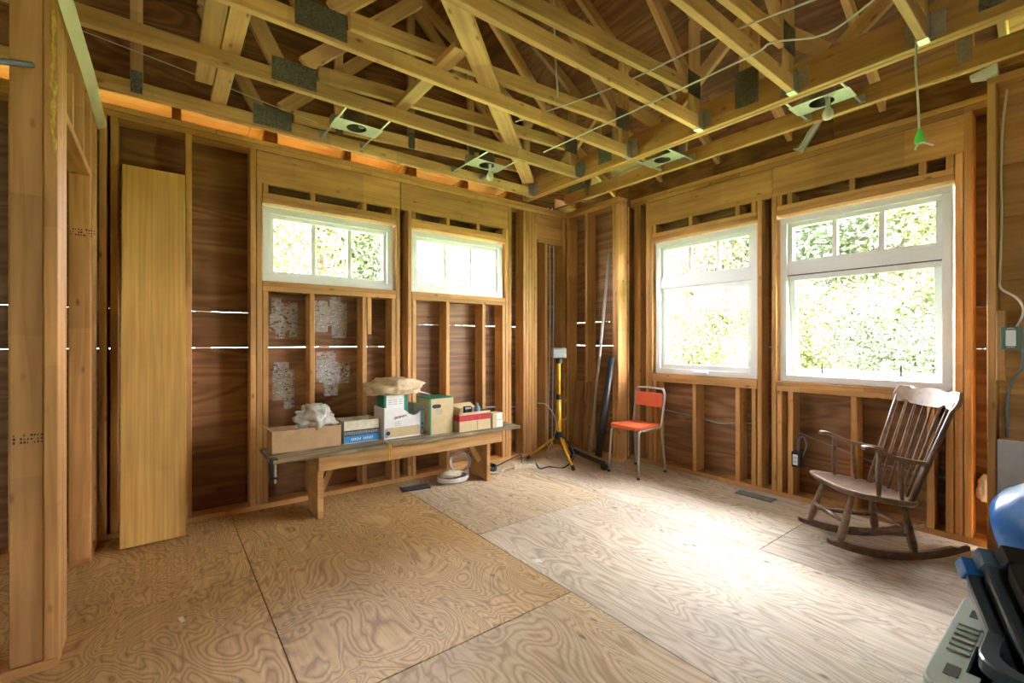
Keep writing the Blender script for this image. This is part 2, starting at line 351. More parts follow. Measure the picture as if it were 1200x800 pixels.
# ------------------------------------------------------------------ framed walls
class Wall:
    """axis 'A': u = x, depth grows with +y.  axis 'B': u = y, depth grows with +x.  sgn -1 turns the depth round"""
    def __init__(s, name, axis, face, depth=SD, sgn=1):
        s.o = structure(name); s.ax = axis; s.face = face; s.d = depth; s.sg = sgn
    def P(s, u, v, z):
        v = s.face + s.sg * v
        return Vector((u, v, z)) if s.ax == 'A' else Vector((v, u, z))
    def n(s): return (0, 1, 0) if s.ax == 'A' else (1, 0, 0)
    def stud(s, u0, z0=ST, z1=ZP, name='stud', w=ST - .0012, d=None, v0=0.0, m='stud'):
        d = d or s.d
        return board(name, s.o, s.P(u0 + w / 2, v0 + d / 2, z0), s.P(u0 + w / 2, v0 + d / 2, z1), w, d, m, up=s.n())
    def rail(s, u0, u1, z0, name, h=ST, d=None, v0=0.0, m='stud'):
        d = d or s.d
        return board(name, s.o, s.P(u0, v0 + d / 2, z0 + h / 2), s.P(u1, v0 + d / 2, z0 + h / 2), d, h, m)
    def panel(s, u0, u1, z0, z1, m='sheath', v0=None, t=0.012, name='sheathing_panel'):
        v0 = s.d if v0 is None else v0
        return board(name, s.o, s.P(u0, v0 + t / 2, (z0 + z1) / 2), s.P(u1, v0 + t / 2, (z0 + z1) / 2), t, z1 - z0, m, bev=0)

SE1, SE2 = 1.195, 1.455                            # daylight seams of the sheathing
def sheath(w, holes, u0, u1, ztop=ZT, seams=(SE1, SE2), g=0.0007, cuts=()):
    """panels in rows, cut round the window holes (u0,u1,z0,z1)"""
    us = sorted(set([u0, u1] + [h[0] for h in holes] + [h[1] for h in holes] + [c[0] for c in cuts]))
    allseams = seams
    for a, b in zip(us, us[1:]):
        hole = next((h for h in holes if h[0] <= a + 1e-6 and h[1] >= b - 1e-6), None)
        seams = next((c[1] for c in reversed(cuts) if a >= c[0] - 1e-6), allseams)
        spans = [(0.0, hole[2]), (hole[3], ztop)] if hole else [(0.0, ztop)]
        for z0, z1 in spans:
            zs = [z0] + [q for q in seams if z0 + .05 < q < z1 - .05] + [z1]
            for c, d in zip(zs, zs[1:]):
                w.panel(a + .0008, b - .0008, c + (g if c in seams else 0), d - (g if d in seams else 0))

# ---- wall_back: the one with the two small windows
A = Wall('wall_back', 'A', YA)
A.rail(XL, 0.38, 0, 'bottom_plate'); A.rail(0.382, 3.71, 0, 'bottom_plate')
for k, j in ((0, 1.4), (1, 0.3)): A.rail(XL, j, ZP + (ST + .003) * k, 'top_plate', v0=.003 * k); A.rail(j + .002, 3.85, ZP + (ST + .003) * k, 'top_plate', v0=.003 * k)
for u in (-2.3, -1.9, -1.5, -1.1, -0.69, -0.307, -0.255, 0.127, 0.513): A.stud(u)
A1, A2, AZ0, AZ1 = (0.591, 1.631), (1.783, 2.834), 1.69, 2.27
HB = 2.41
A.stud(0.553, z1=HB, name='jack_stud'); A.stud(1.633, z1=HB, name='jack_stud'); A.stud(1.744, z1=HB, name='jack_stud'); A.stud(2.836, z1=HB, name='jack_stud')
A.stud(2.876)
for k in range(5): A.stud(3.073 + k * 0.0395)
A.stud(3.385, z1=2.33); A.stud(3.665, v0=0)
A.rail(3.28, 3.66, 2.33, 'blocking'); A.panel(3.28, 3.66, 2.37, ZP, 'header', v0=0.02, name='filler_panel')
board('header', A.o, (0.553, YA + .022, (HB + ZP - .003) / 2), (1.672, YA + .022, (HB + ZP - .003) / 2), ST, ZP - HB - .003, 'header')
board('header', A.o, (1.677, YA + .022, (HB + ZP - .003) / 2), (2.874, YA + .022, (HB + ZP - .003) / 2), ST, ZP - HB - .003, 'header')
for (u0, u1), blocks, crips in ((A1, (.593, .925, 1.335, 1.592), (.593, .920, 1.335, 1.592)), (A2, (1.786, 2.135, 2.478, 2.795), (1.788, 2.133, 2.545, 2.795))):
    for k in (0, 1): A.rail(u0, u1, AZ1 + ST * k, 'head_plate'); A.rail(u0, u1, AZ0 - ST * (k + 1), 'sill_plate')
    for b in blocks: A.stud(b, AZ1 + 2 * ST, HB, 'cripple_block')
    for c in crips: A.stud(c, ST, AZ0 - 2 * ST, 'cripple_stud')
A.stud(1.376, 1.30, AZ0 - 2 * ST, 'nailer_block', d=0.06)
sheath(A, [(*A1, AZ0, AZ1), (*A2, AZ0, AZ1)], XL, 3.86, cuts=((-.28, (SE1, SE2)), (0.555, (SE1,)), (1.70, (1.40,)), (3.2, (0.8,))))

# ---- wall_right: two tall windows
B = Wall('wall_right', 'B', XB)
BZ0, BZ1 = 0.92, 2.25
B3, B4 = (1.757, 2.774), (0.568, 1.604)
B.rail(0.33, 3.05, 0, 'bottom_plate')
B.rail(0.33, 1.9, ZP, 'top_plate'); B.rail(1.902, 3.05, ZP, 'top_plate'); B.rail(0.33, 3.05, ZP + ST + .003, 'top_plate', v0=.003)
for u in (2.955, 2.915, 2.814, 1.0): pass
B.stud(2.962); B.stud(2.922); B.stud(2.815); B.stud(0.487); B.stud(0.34)
for u in (2.775, 1.718, 1.606, 0.528): B.stud(u, z1=HB, name='jack_stud')
for a, b in ((1.64, 2.815), (0.487, 1.636)):
    board('header', B.o, (XB + .022, a, (HB + ZP - .003) / 2), (XB + .022, b, (HB + ZP - .003) / 2), ST, ZP - HB - .003, 'header')
for (u0, u1), blocks, crips in ((B3, (2.733, 2.34, 1.90, 1.765), (2.73, 2.30, 1.90, 1.765)), (B4, (1.565, 1.49, 1.08, .70, .57), (1.564, 1.485, 1.07, .66, .57))):
    for k in (0, 1): B.rail(u0, u1, BZ1 + ST * k, 'head_plate'); B.rail(u0, u1, BZ0 - ST * (k + 1), 'sill_plate')
    for b in blocks: B.stud(b, BZ1 + 2 * ST, HB, 'cripple_block')
    for c in crips: B.stud(c, ST, BZ0 - 2 * ST, 'cripple_stud')
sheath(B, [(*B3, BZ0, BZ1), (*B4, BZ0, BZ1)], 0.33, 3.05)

# ---- wall_corner: the short jog between the two
C1 = Wall('wall_corner', 'B', XB1)
C1.rail(3.03, 3.79, 0, 'bottom_plate')
for k in (0, 1): C1.rail(3.03, 3.79, ZP + (ST + .003) * k, 'top_plate', v0=.003 * k)
for u in (3.752, 3.46, 3.07, 3.031): C1.stud(u)
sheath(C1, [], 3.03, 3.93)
# its short return, facing the windows
board('return_stud', C1.o, (XB1 + .16, 3.05, ST), (XB1 + .16, 3.05, ZP), ST, ST, 'stud', up=(1, 0, 0))

# ---- wall_right_near: thicker stretch past the window, running behind the camera
C2 = Wall('wall_right_near', 'B', XB2)
C2.rail(YR, 0.405, 0, 'bottom_plate'); C2.rail(YR, 0.405, 2.70, 'top_plate')
for u in (0.367, -0.02, -0.43, -0.84, -1.25, -1.66, -2.07): C2.stud(u, z1=2.70)
zb = 0.0
for h in (0.30, 0.36, 0.28, 0.34, 0.31, 0.36, 0.30, 0.33, 0.15): C2.panel(YR, 0.365, zb, zb + h - .003, 'header', v0=0.09, t=0.02, name='wall_plank'); zb += h

for a_, b_ in ((YR, -1.1), (-1.1, 0.365)): C2.panel(a_, b_, 0, 2.9, v0=0.125)
# ---- wall_left: partition with a door opening, seen nearly edge-on, and its return to the left
PX = -0.313
E1 = Wall('wall_left', 'B', PX, 0.089, -1)
for k in range(3): E1.stud(2.521 + k * .0385, z1=2.78)
E1.rail(2.521, 2.64, 0, 'bottom_plate'); E1.rail(3.44, 3.79, 0, 'bottom_plate')
E1.stud(3.443, z1=2.62); E1.stud(3.483); E1.stud(3.72)
HD = 2.16
E1.rail(2.637, 3.443, HD, 'door_header'); E1.stud(2.80, HD + ST, ZT, 'cripple_stud'); E1.stud(3.16, HD + ST, ZT, 'cripple_stud')
E1.rail(2.521, 3.79, ZT, 'top_plate')
E2 = Wall('wall_left_return', 'A', 2.43, 0.089)
E2.rail(XL, PX, 0, 'bottom_plate'); E2.rail(XL, PX - .13, 3.0, 'top_plate')
board('stud', E2.o, (PX - .019, 2.4745, ST), (PX - .019, 2.4745, 3.3), ST, 0.089, 'stud', up=(0, 1, 0))
board('stud', E2.o, (PX - .0845, 2.46, ST), (PX - .0845, 2.46, 3.3), 0.089, ST, 'stud', up=(0, 1, 0))
for u in (-0.85, -1.26, -1.67): E2.stud(u, z1=3.0)
# ---- far walls of the open space behind the camera (closed)
R1 = Wall('wall_rear', 'A', YR, 0.14, -1)
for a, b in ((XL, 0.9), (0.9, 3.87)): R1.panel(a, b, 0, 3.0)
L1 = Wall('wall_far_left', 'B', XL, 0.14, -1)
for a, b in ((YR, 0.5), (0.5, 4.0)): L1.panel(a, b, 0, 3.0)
for w_, u0_, u1_ in ((L1, YR, 3.6), ): w_.panel(u0_, u1_, 3.0, 3.9)

# ------------------------------------------------------------------ windows
def bars(w, par, name, m, u0, u1, z0, z1, t, v0, v1, bev=0.004):
    mb = MB()
    for a, b, c, d in ((u0, u1, z0, z0 + t), (u0, u1, z1 - t, z1), (u0, u0 + t, z0 + t, z1 - t), (u1 - t, u1, z0 + t, z1 - t)):
        p, q = w.P(a, v0, c), w.P(b, v1, d); mb.box((min(p.x, q.x), min(p.y, q.y), c), (max(p.x, q.x), max(p.y, q.y), d))
    return mb.build(name, m, par, bevel=bev)
def solid(w, par, name, m, u0, u1, z0, z1, v0, v1, bev=0.003):
    p, q = w.P(u0, v0, z0), w.P(u1, v1, z1)
    return MB().box((min(p.x, q.x), min(p.y, q.y), z0), (max(p.x, q.x), max(p.y, q.y), z1)).build(name, m, par, bevel=bev)
def small_window(idx, w, u0, u1, z0, z1):
    o = structure('window_%d' % idx)
    bars(w, o, 'window_frame', 'vinyl', u0 + .004, u1 - .012, z0 + .004, z1 - .016, 0.052, 0.035, 0.13)
    a, b, c, d = u0 + .056, u1 - .064, z0 + .056, z1 - .068
    bars(w, o, 'sash', 'vinyl', a, b, c, d, 0.03, 0.06, 0.11)
    a += .03; b -= .03; c += .03; d -= .03
    for k in range(3):
        l = a + (b - a) * k / 3; r = a + (b - a) * (k + 1) / 3
        solid(w, o, 'glass_pane', 'glass', l + .001, r - .001, c, d, 0.084, 0.087, 0)
        if k: solid(w, o, 'muntin', 'vinyl', l - .017, l + .017, c, d, 0.07, 0.10)
    return o
def tall_window(idx, w, u0, u1, open_deg):
    o = structure('window_%d' % idx); z0, z1 = BZ0, BZ1
    bars(w, o, 'window_frame', 'vinyl', u0 + .012, u1 - .012, z0 + .004, z1 - .018, 0.05, 0.035, 0.13)
    solid(w, o, 'mid_rail', 'vinyl', u0 + .06, u1 - .06, 1.768, 1.85, 0.045, 0.125)
    a, b = u0 + .062, u1 - .062
    bars(w, o, 'transom_sash', 'vinyl', a, b, 1.85, z1 - .068, 0.034, 0.06, 0.11)
    c, d = 1.884, z1 - .102; a += .034; b -= .034
    for k in range(3):
        l = a + (b - a) * k / 3; r = a + (b - a) * (k + 1) / 3
        solid(w, o, 'glass_pane', 'glass', l + .001, r - .001, c, d, 0.084, 0.087, 0)
        if k: solid(w, o, 'muntin', 'vinyl', l - .017, l + .017, c, d, 0.07, 0.10)
    # lower awning sash, hinged along its top edge
    s0, s1, c, d = u0 + .064, u1 - .064, z0 + .056, 1.766
    sash = bars(w, o, 'awning_sash', 'vinyl', s0, s1, c, d, 0.042, 0.07, 0.115)
    pane = solid(w, sash, 'glass_pane', 'glass', s0 + .042, s1 - .042, c + .042, d - .042, 0.09, 0.093, 0)
    if open_deg:
        solid(w, o, 'gap_shade_strip', 'blackp', s0, s1, 1.7625, 1.7675, 0.043, 0.06, 0)  # black strip stands in for the shaded gap above the open sash
        piv = w.P(0, 0.09, d); Rm = Matrix.Translation(piv) @ Matrix.Rotation(math.radians(-open_deg), 4, 'Y') @ Matrix.Translation(-piv)
        sash.matrix_basis = Rm; ROOTM[sash.name] = Rm.copy()
        pane.matrix_parent_inverse = Matrix.Identity(4)
        for q in (0.24, 0.76):
            uu = s0 + (s1 - s0) * q; p = w.P(uu, 0.06, z0 + .058)
            MB().tube([p, w.P(uu, 0.115, z0 + .075), w.P(uu, 0.12, z0 + .15)], 0.006, 6).build('support_arm', 'blackm', o)
    else:
        solid(w, o, 'crank_handle', 'vinyl', (s0 + s1) / 2 - .07, (s0 + s1) / 2 + .07, z0 + .02, z0 + .045, 0.0, 0.036, 0.008)
    return o
small_window(1, A, *A1, AZ0, AZ1); small_window(2, A, *A2, AZ0, AZ1)
tall_window(3, B, *B3, 0); tall_window(4, B, *B4, 5.5)

# ------------------------------------------------------------------ roof: ceiling sheathing, gable, trusses, girder
RX, RZ0, RS = 0.1, 2.95, 0.55
def zr(x): return RZ0 + RS * (4.07 - x) if x >= RX else RZ0 + RS * (4.07 - RX) - RS * (RX - x)
ceil = structure('ceiling')
nrm = Vector((RS, 0, 1)).normalized()
def roof_sheet(xa, xb, y0, y1):
    n = Vector((RS if xa >= RX else -RS, 0, 1)).normalized() * 0.0065
    cx = Vector(((xa + xb) / 2, 0, (zr(xa) + zr(xb)) / 2)) + n
    L = (Vector((xb, 0, zr(xb))) - Vector((xa, 0, zr(xa)))).length
    board('roof_panel', ceil, cx + Vector((0, y0 + .002, 0)), cx + Vector((0, y1 - .002, 0)), L - .003, 0.012, 'roofply', up=n, bev=0)
dx = 1.22 / math.sqrt(1 + RS * RS); x = 4.6; row = 0
while x > RX + .01:
    xa = max(x - dx, RX); y = -2.9 + (1.22 if row % 2 else 0)
    if row % 2: roof_sheet(xa, x, -2.9, y)
    while y < 4.4: roof_sheet(xa, x, y, min(y + 2.44, 4.5)); y += 2.44
    x = xa; row += 1
x = RX
while x > -3.6:
    for y in (-2.9, -0.46, 1.98): roof_sheet(max(x - dx, -3.7), x, y, y + 2.44)
    x -= dx
for s_ in (1, -1):
    xe = RX + s_ * 4.7; ze = zr(RX) - RS * 4.7
    MB().prism([(RX, -3.0, zr(RX) + .03), (xe, -3.0, ze + .03), (xe, 4.6, ze + .03), (RX, 4.6, zr(RX) + .03)], (0, 0, .02)).build('roof_covering', 'dirt', ceil)
MB().prism([(XL, 3.665, 2.86), (3.9, 3.665, 2.86), (3.9, 3.665, zr(3.9)), (RX, 3.665, zr(RX) + .03), (XL, 3.665, zr(XL))], (0, .02, 0)).build('gable_covering', 'dirt', ceil)
# gable sheathing behind the last truss
z = 2.80; r = 0
while z < 4.9:
    x0 = XL + (0 if r % 2 else -1.22); z1 = min(z + 0.6, 5.0)
    while x0 < 3.6:
        a, b = max(x0, XL), min(x0 + 2.44, 3.6)
        lim = 4.07 - (z1 - RZ0) / RS
        b2 = min(b, lim + 1.0)
        if b2 - a > .1: board('gable_panel', ceil, (a + .001, 3.652, (z + z1) / 2), (b2 - .001, 3.652, (z + z1) / 2), 0.012, z1 - z - .003, 'roofply', bev=0)
        x0 += 2.44
    z = z1; r += 1
# rear gable
z = 3.0
while z < 5.1:
    lim = 4.07 - (z - RZ0) / RS; lo = RX - (lim - RX)
    board('gable_panel', ceil, (max(lo, XL), YR - .15, z + .3), (min(lim + .3, 4.1), YR - .15, z + .3), 0.012, 0.598, 'roofply', bev=0); z += 0.6
# eave pieces over wall_back, sunlit orange put into the timber colour
for k in range(6):
    x = 0.08 + 0.57 * k
    board('eave_block', ceil, (x, 3.80, 2.79), (x, 4.45, 2.74), 0.09 if k % 2 else 0.05, 0.10, 'eaveglow')
MB().prism([(3.0, 3.90, 2.72), (4.1, 3.90, 2.72), (4.1, 3.90, zr(4.1)), (3.0, 3.90, zr(3.0))], (0, .012, 0)).build('closure_board', 'roofply', ceil)
for k in range(5): board('eave_board', ceil, (XL + 1.25 * k, 4.10, 2.90), (XL + 1.248 + 1.25 * k, 4.10, 2.90), 0.86, 0.018, 'eaveglow', up=(0, .10, 1))
board('added_eave_baffle', ceil, (XL, 4.40, 2.73), (4.5, 4.40, 2.73), .02, .34, 'eaveglow')  # unseen board added to cut outside light on the eave
for k in range(4): board('blocking', ceil, (4.05, .3 + .95 * k, 2.83), (4.05, 1.245 + .95 * k, 2.83), .03, .21, 'roofply')
board('closure_panel', C1.o, (3.965, 3.062, 0), (3.965, 3.062, ZT), 0.012, 0.23, 'sheath', up=(1, 0, 0))
# rafters from girder down to wall_right
for k in range(7):
    y = 3.35 - 0.6 * k
    board('jack_rafter', ceil, (3.12, y, zr(3.12) - .055), (4.4, y, zr(4.4) - .055), ST, 0.089, 'truss')

TF = (3.575, 2.91, 2.335, 1.72, 1.12, 0.525)
ends = ['beside the back wall', 'second from the back wall', 'third from the back wall', 'fourth from the back wall', 'fifth from the back wall', 'sixth from the back wall']
def plate(par, x0, x1, z0, z1, y, name='nail_plate'):
    return MB().box((x0, y - .0035, z0), (x1, y - .0002, z1)).build(name, 'plate', par)
for ti, yf in enumerate(TF):
    yc = yf + ST / 2
    t = root('roof_truss', (0, yc, 2.73), 'wooden roof truss with steel nail plates, ' + ends[ti], 'roof truss', 'roof trusses hung on the double beam')
    board('bottom_chord', t, (-2.9, yc, 2.7745), (3.022, yc, 2.7745), ST, 0.089, 'truss')
    def rise(x): return 2.829 + (x - 0.717) * 0.0765
    board('rising_chord', t, (0.76, yc, rise(0.76) + .045), (2.86, yc, rise(2.86)), ST, 0.089, 'truss')
    board('end_post', t, (2.945, yc, 2.82), (2.945, yc, zr(2.945) - .10), ST, 0.089, 'truss', up=(1, 0, 0))
    board('top_chord', t, (3.03, yc, zr(3.03) - .056), (RX + .05, yc, zr(RX + .05) - .056), ST, 0.089, 'truss')
    board('top_chord', t, (RX, yc, zr(RX) - .056), (-3.2, yc, zr(-3.2) - .056), ST, 0.089, 'truss')
    # webs
    board('web', t, (2.86, yc, 3.04), (1.62, yc, zr(1.62) - .12), ST, 0.089, 'truss', up=(0.6, 0, 1))
    if ti == 0:
        for xv in (-0.12, 1.08, 1.68, 2.28): 
            zb_ = 2.82 if xv < 0.7 else rise(xv) + .045
            board('web', t, (xv, yc, zb_), (xv, yc, zr(xv) - .12), ST, 0.062, 'truss', up=(1, 0, 0))
            plate(t, xv - .028, xv + .028, zb_ - .075, zb_ + .06, yf)
    board('web', t, (0.55, yc, 2.83), (0.22, yc, 3.42), ST, 0.089, 'truss', up=(1, 0, .5))
    board('web', t, (0.68, yc, 2.90), (1.42, yc, 3.62), ST, 0.089, 'truss', up=(-1, 0, 1))
    board('web', t, (0.22, yc, 3.42), (0.9, yc, zr(.9) - .12), ST, 0.089, 'truss', up=(-1, 0, .7))
    plate(t, 0.50, 0.745, 2.748, 2.885, yf); plate(t, 2.83, 2.985, 2.93, 3.09, yf)
    hg = MB().box((2.965, yf - .003, 2.735), (3.026, yf, 2.86)).box((2.965, yf + ST, 2.735), (3.026, yf + ST + .003, 2.86)).box((2.965, yf - .003, 2.725), (3.026, yf + ST + .003, 2.729))
    hg.box((3.0255, yf - .06, 2.745), (3.0285, yf - .003, 2.87)); hg.box((3.0255, yf + ST + .003, 2.745), (3.0285, yf + ST + .06, 2.87))
    hg.build('joist_hanger', 'galv', t)
# double beam carrying the trusses
g = root('girder', (3.07, 0.6, 2.73), 'double wooden girder beam with web posts carrying the truss ends', 'beam')
for k in (0, 1):
    board('beam_ply', g, (3.049 + k * .042, YR, 2.823), (3.049 + k * .042, 3.75, 2.823), ST, 0.186, 'header')
for yv, ty in ((3.2, 2.62), (2.1, 2.62), (2.05, 1.45), (0.98, 1.42), (0.9, 0.3)):
    board('web', g, (3.068, yv, 2.92), (3.068, ty, zr(3.068) - .12), ST, 0.089, 'truss', up=(0, 1, 0.6))
for yv in (2.62, 1.42, 0.28): board('web', g, (3.068, yv, 2.92), (3.068, yv, zr(3.068) - .12), ST, 0.12, 'truss', up=(0, 1, 0))
for yv in (2.62, 1.42, 0.28): MB().box((3.026, yv - .075, 2.78), (3.0292, yv + .075, 3.02)).build('nail_plate', 'plate', g)
b2 = root('drop_truss', (3.53, 0.6, 2.745), 'single wooden bottom chord hung between the girder and the right wall', 'roof truss')
board('bottom_chord', b2, (3.549, YR, 2.80), (3.549, 3.80, 2.80), ST, 0.115, 'header')
for yv in (3.3, 2.2, 1.25, 0.47):
    board('web', b2, (3.549, yv, 2.86), (3.549, yv, zr(3.549) - .10), ST, 0.07, 'truss', up=(0, 1, 0))
    MB().box((3.526, yv - .03, 2.79), (3.5292, yv + .03, 2.93)).build('nail_plate', 'galv', b2)
# loose brace boards lying on the bottom chords
def loose(name, label, p0, p1, w, z=2.8385):
    b = board(name, None, (p0[0], p0[1], z), (p1[0], p1[1], z), w, ST, 'truss'); return tag(b, label, 'board')
loose('brace_board', 'shorter of the paired flat brace boards lying across the roof trusses', (0.205, 1.9), (0.205, 3.36), 0.089)
loose('brace_board', 'longer of the paired flat brace boards lying across the roof trusses', (0.30, 1.9), (0.30, 3.585), 0.089)
loose('brace_board', 'pale diagonal brace board laid slantwise across the roof trusses', (1.03, 1.80), (2.90, 3.50), 0.115)
loose('brace_board', 'short single brace board lying across two middle roof trusses', (1.29, 2.12), (1.29, 3.03), 0.089)

# ------------------------------------------------------------------ outdoors
gr = MB().box((-30, -30, -0.9), (60, 60, -0.55)).build('ground', 'grass'); gr['kind'] = 'structure'
def crown_mesh(name, seed, n, m):
    """a broadleaf crown: leaf blades scattered over overlapping lumps of a unit ball"""
    rnd = random.Random(seed); v = []; f = []
    lumps = [(Vector((rnd.uniform(-.62, .62), rnd.uniform(-.62, .62), rnd.uniform(-.75, .8))), rnd.uniform(.28, .46)) for _ in range(26)]
    for _ in range(n):
        c, r = rnd.choice(lumps)
        d = Vector((rnd.gauss(0, 1), rnd.gauss(0, 1), rnd.gauss(0, 1))).normalized()
        p = c + d * r * (rnd.random() ** 0.3)
        a = Vector((rnd.gauss(0, 1), rnd.gauss(0, 1), rnd.gauss(0, .6))).normalized(); b = a.cross(d + Vector((rnd.gauss(0, .6), rnd.gauss(0, .6), rnd.gauss(0, .6))))
        if b.length < 1e-3: continue
        b.normalize(); s = rnd.uniform(.014, .034); k = len(v)
        v += [p - a * s, p - b * s * .5, p + a * s, p + b * s * .5]; f.append((k, k + 1, k + 2, k + 3))
    me = bpy.data.meshes.new(name); me.from_pydata(v, [], f); me.materials.append(M[m]); return me
crowns = [crown_mesh('crown_a', 1, 20000, 'leafl'), crown_mesh('crown_b', 2, 20000, 'leafd'), crown_mesh('crown_c', 3, 20000, 'leafl')]
def tree(x, y, h, rad, k, label, rot=0.0):
    zc = -0.55 + h - rad * 1.15
    t = root('broadleaf_tree', (x, y, -0.55), label, 'tree', 'trees outside the windows')
    mb = MB().tube(curve([(x, y, -0.6), (x + .1, y, zc * .4), (x, y + .1, zc)], 5), [.16 - .004 * i for i in range(11)], 8); mb.build('trunk', 'bark', t)
    o = bpy.data.objects.new('crown', crowns[k])
    link(o, t, Matrix.Translation((x, y, zc)) @ Matrix.Rotation(rot, 4, 'Z') @ Matrix.Diagonal((rad, rad, rad * 1.15, 1)))
T = [(0.6, 11.5, 7.5, 2.6, 0, 'light green leafy tree seen left in the longer small window'), (3.3, 12.5, 8.2, 2.9, 2, 'tall light green tree filling the middle of one small window'),
     (5.2, 14.0, 6.6, 2.2, 1, 'darker tree at the right edge of one small window'), (8.6, 15.5, 4.9, 1.7, 0, 'low tree top just showing over the sill of the second small window'),
     (12.0, 2.0, 8.0, 2.9, 0, 'broad light green tree filling the right part of the open window'), (11.6, 4.6, 7.2, 2.4, 1, 'dark green tree in the left part of the open window'),
     (14.5, 3.2, 9.5, 3.2, 2, 'tall tree behind the nearer ones in the open window'), (12.2, 6.6, 5.4, 2.1, 2, 'rounded light tree seen through the closed tall window'),
     (13.0, 8.9, 4.6, 1.8, 1, 'lower dark tree at the left of the closed tall window'), (10.4, 1.0, 4.6, 1.7, 2, 'shrubby tree low at the right of the open window'),
     (9.8, 3.7, 3.1, 1.5, 0, 'low bushy tree under the open window view'), (10.2, 6.0, 3.0, 1.4, 0, 'low bushy tree under the closed tall window view'),
     (9.4, 1.9, 2.6, 1.25, 1, 'dark low shrub at the foot of the broad light green tree'),
     (16.5, 5.8, 7.6, 2.6, 1, 'distant dark tree between the two tall windows')]
for i, a in enumerate(T): tree(*a, rot=i * 1.3)

# ------------------------------------------------------------------ leaning maple board
W = Matrix.Translation((0, 0, 0))
p0, p1 = Vector((-0.036, 3.545, 0.012)), Vector((-0.036, 3.765, 2.355))
o = board('leaning_board', None, p0, p1, 0.322, 0.018, 'maple', up=(0, 1, 0)); tag(o, 'tall pale maple veneer board leaning upright against the back wall studs', 'board')

# ------------------------------------------------------------------ paint strokes on the sheathing under the first window
for bx0, bx1, zz in ((0.655, 0.90, (1.46, 0.93)), (0.985, 1.30, (1.45, 1.0))):
    for row in zz:
        for k in range(7):
            u = random.uniform(bx0, bx1 - .10); w_ = random.uniform(.06, .12); h_ = random.uniform(.12, .30); z_ = row + random.uniform(-.09, .06)
            board('paint_stroke', A.o, (u, YA + SD - .0005 - .0006 * k, z_), (u + w_, YA + SD - .0005 - .0006 * k, z_), .0004, h_, 'patch', bev=0)

# ------------------------------------------------------------------ bench
bz = 0.468
be = root('bench', (1.6, 3.45, 0), 'long low plywood work bench with a weathered top along the back wall', 'bench')
board('bench_top', be, (0.56, 3.49, bz - .013), (2.62, 3.49, bz - .013), 0.43, 0.026, 'benchtop')
board('apron', be, (0.862, 3.325, bz - .08), (2.44, 3.325, bz - .08), 0.025, 0.106, 'bench')
board('rear_rail', be, (0.862, 3.68, bz - .08), (2.44, 3.68, bz - .08), 0.025, 0.106, 'bench')
MB().box((0.862, 3.338, 0), (0.90, 3.60, bz - .027)).build('leg', 'bench', be, bevel=.002); MB().box((2.29, 3.338, 0), (2.325, 3.64, bz - .027)).build('leg', 'bench', be, bevel=.002)
board('brace', be, (0.91, 3.62, 0.02), (1.10, 3.62, bz - .06), 0.03, 0.05, 'bench', up=(1, 0, 0)); board('brace', be, (2.28, 3.45, 0.16), (2.12, 3.45, bz - .05), 0.03, 0.05, 'bench', up=(1, 0, 0))

def carton(name, label, x0, x1, y0, y1, h, m, inner='cardin', flaps=(), t=0.005, cut=None, lid=False, z0=bz):
    r = root(name, ((x0 + x1) / 2, (y0 + y1) / 2, z0), label, 'box')
    zt = z0 + h; body = MB()
    body.box((x0, y0, z0), (x1, y1, z0 + t)); body.box((x0, y1 - t, z0 + t), (x1, y1, zt)); body.box((x0, y0 + t, z0 + t), (x0 + t, y1 - t, zt)); body.box((x1 - t, y0 + t, z0 + t), (x1, y1 - t, zt))
    if cut:      # front panel with a dipped top edge
        n = 14; top = [(x1 + (x0 - x1) * i / n, y0, z0 + cut(i / n)) for i in range(n + 1)]
        body.prism([(x0, y0, z0 + t), (x1, y0, z0 + t)] + top, (0, t, 0))
    else: body.box((x0, y0, z0 + t), (x1, y0 + t, zt))
    body.build('carton_body', m, r)
    if not lid:
        MB().box((x0 + t, y0 + t, z0 + t), (x1 - t, y1 - t, z0 + t + .012)).build('contents', inner, r)
    else: MB().box((x0 - .002, y0 + .0, zt), (x1 + .002, y1, zt + .004)).build('lid_flap', lid, r)
    for q in flaps: MB().prism(q, (0, 0, .004)).build('flap', m, r)
    return r
# long box with open flap and crumpled bag
lb = carton('cardboard_box', 'long low brown cardboard box with open end flap, at the bench end', 0.60, 1.065, 3.475, 3.67, 0.15, 'card',
            flaps=[[(0.60, 3.475, bz + .15), (0.60, 3.67, bz + .15), (0.555, 3.66, bz + .185), (0.555, 3.48, bz + .185)]])
# blue box
bk = carton('printed_box', 'small open box with cream, black and blue printed bands', 1.085, 1.355, 3.475, 3.69, 0.168, 'cream')
fy = 3.4745
MB().box((1.085, fy - .0008, bz + .056), (1.355, fy, bz + .098)).build('printed_band', 'blackp', bk)
MB().box((1.085, fy - .0008, bz + .004), (1.355, fy, bz + .056)).build('printed_band', 'bluebox', bk)
for k in range(26):
    x = 1.09 + k * .0102; MB().prism([(x, fy - .0008, bz + .064 + random.uniform(-.003, .004)), (x + .006, fy - .0008, bz + .062), (x + .004 + random.uniform(0, .004), fy - .0008, bz + .09), (x - .002, fy - .0008, bz + .088)], (0, -.0006, 0)).build('print_mark', 'greyp', bk)
for k, x in enumerate([1.140, 1.153, 1.166, 1.179, 1.192, 1.205, 1.232, 1.245, 1.258, 1.271, 1.284, 1.297]):
    h_ = .018; MB().box((x, fy - .0016, bz + .020), (x + .0045, fy - .0008, bz + .020 + h_)).box((x + .0045, fy - .0016, bz + .020 + (h_ - .004) * (k % 3) / 2), (x + .0095, fy - .0008, bz + .024 + (h_ - .004) * (k % 3) / 2)).build('print_letter', 'white', bk)
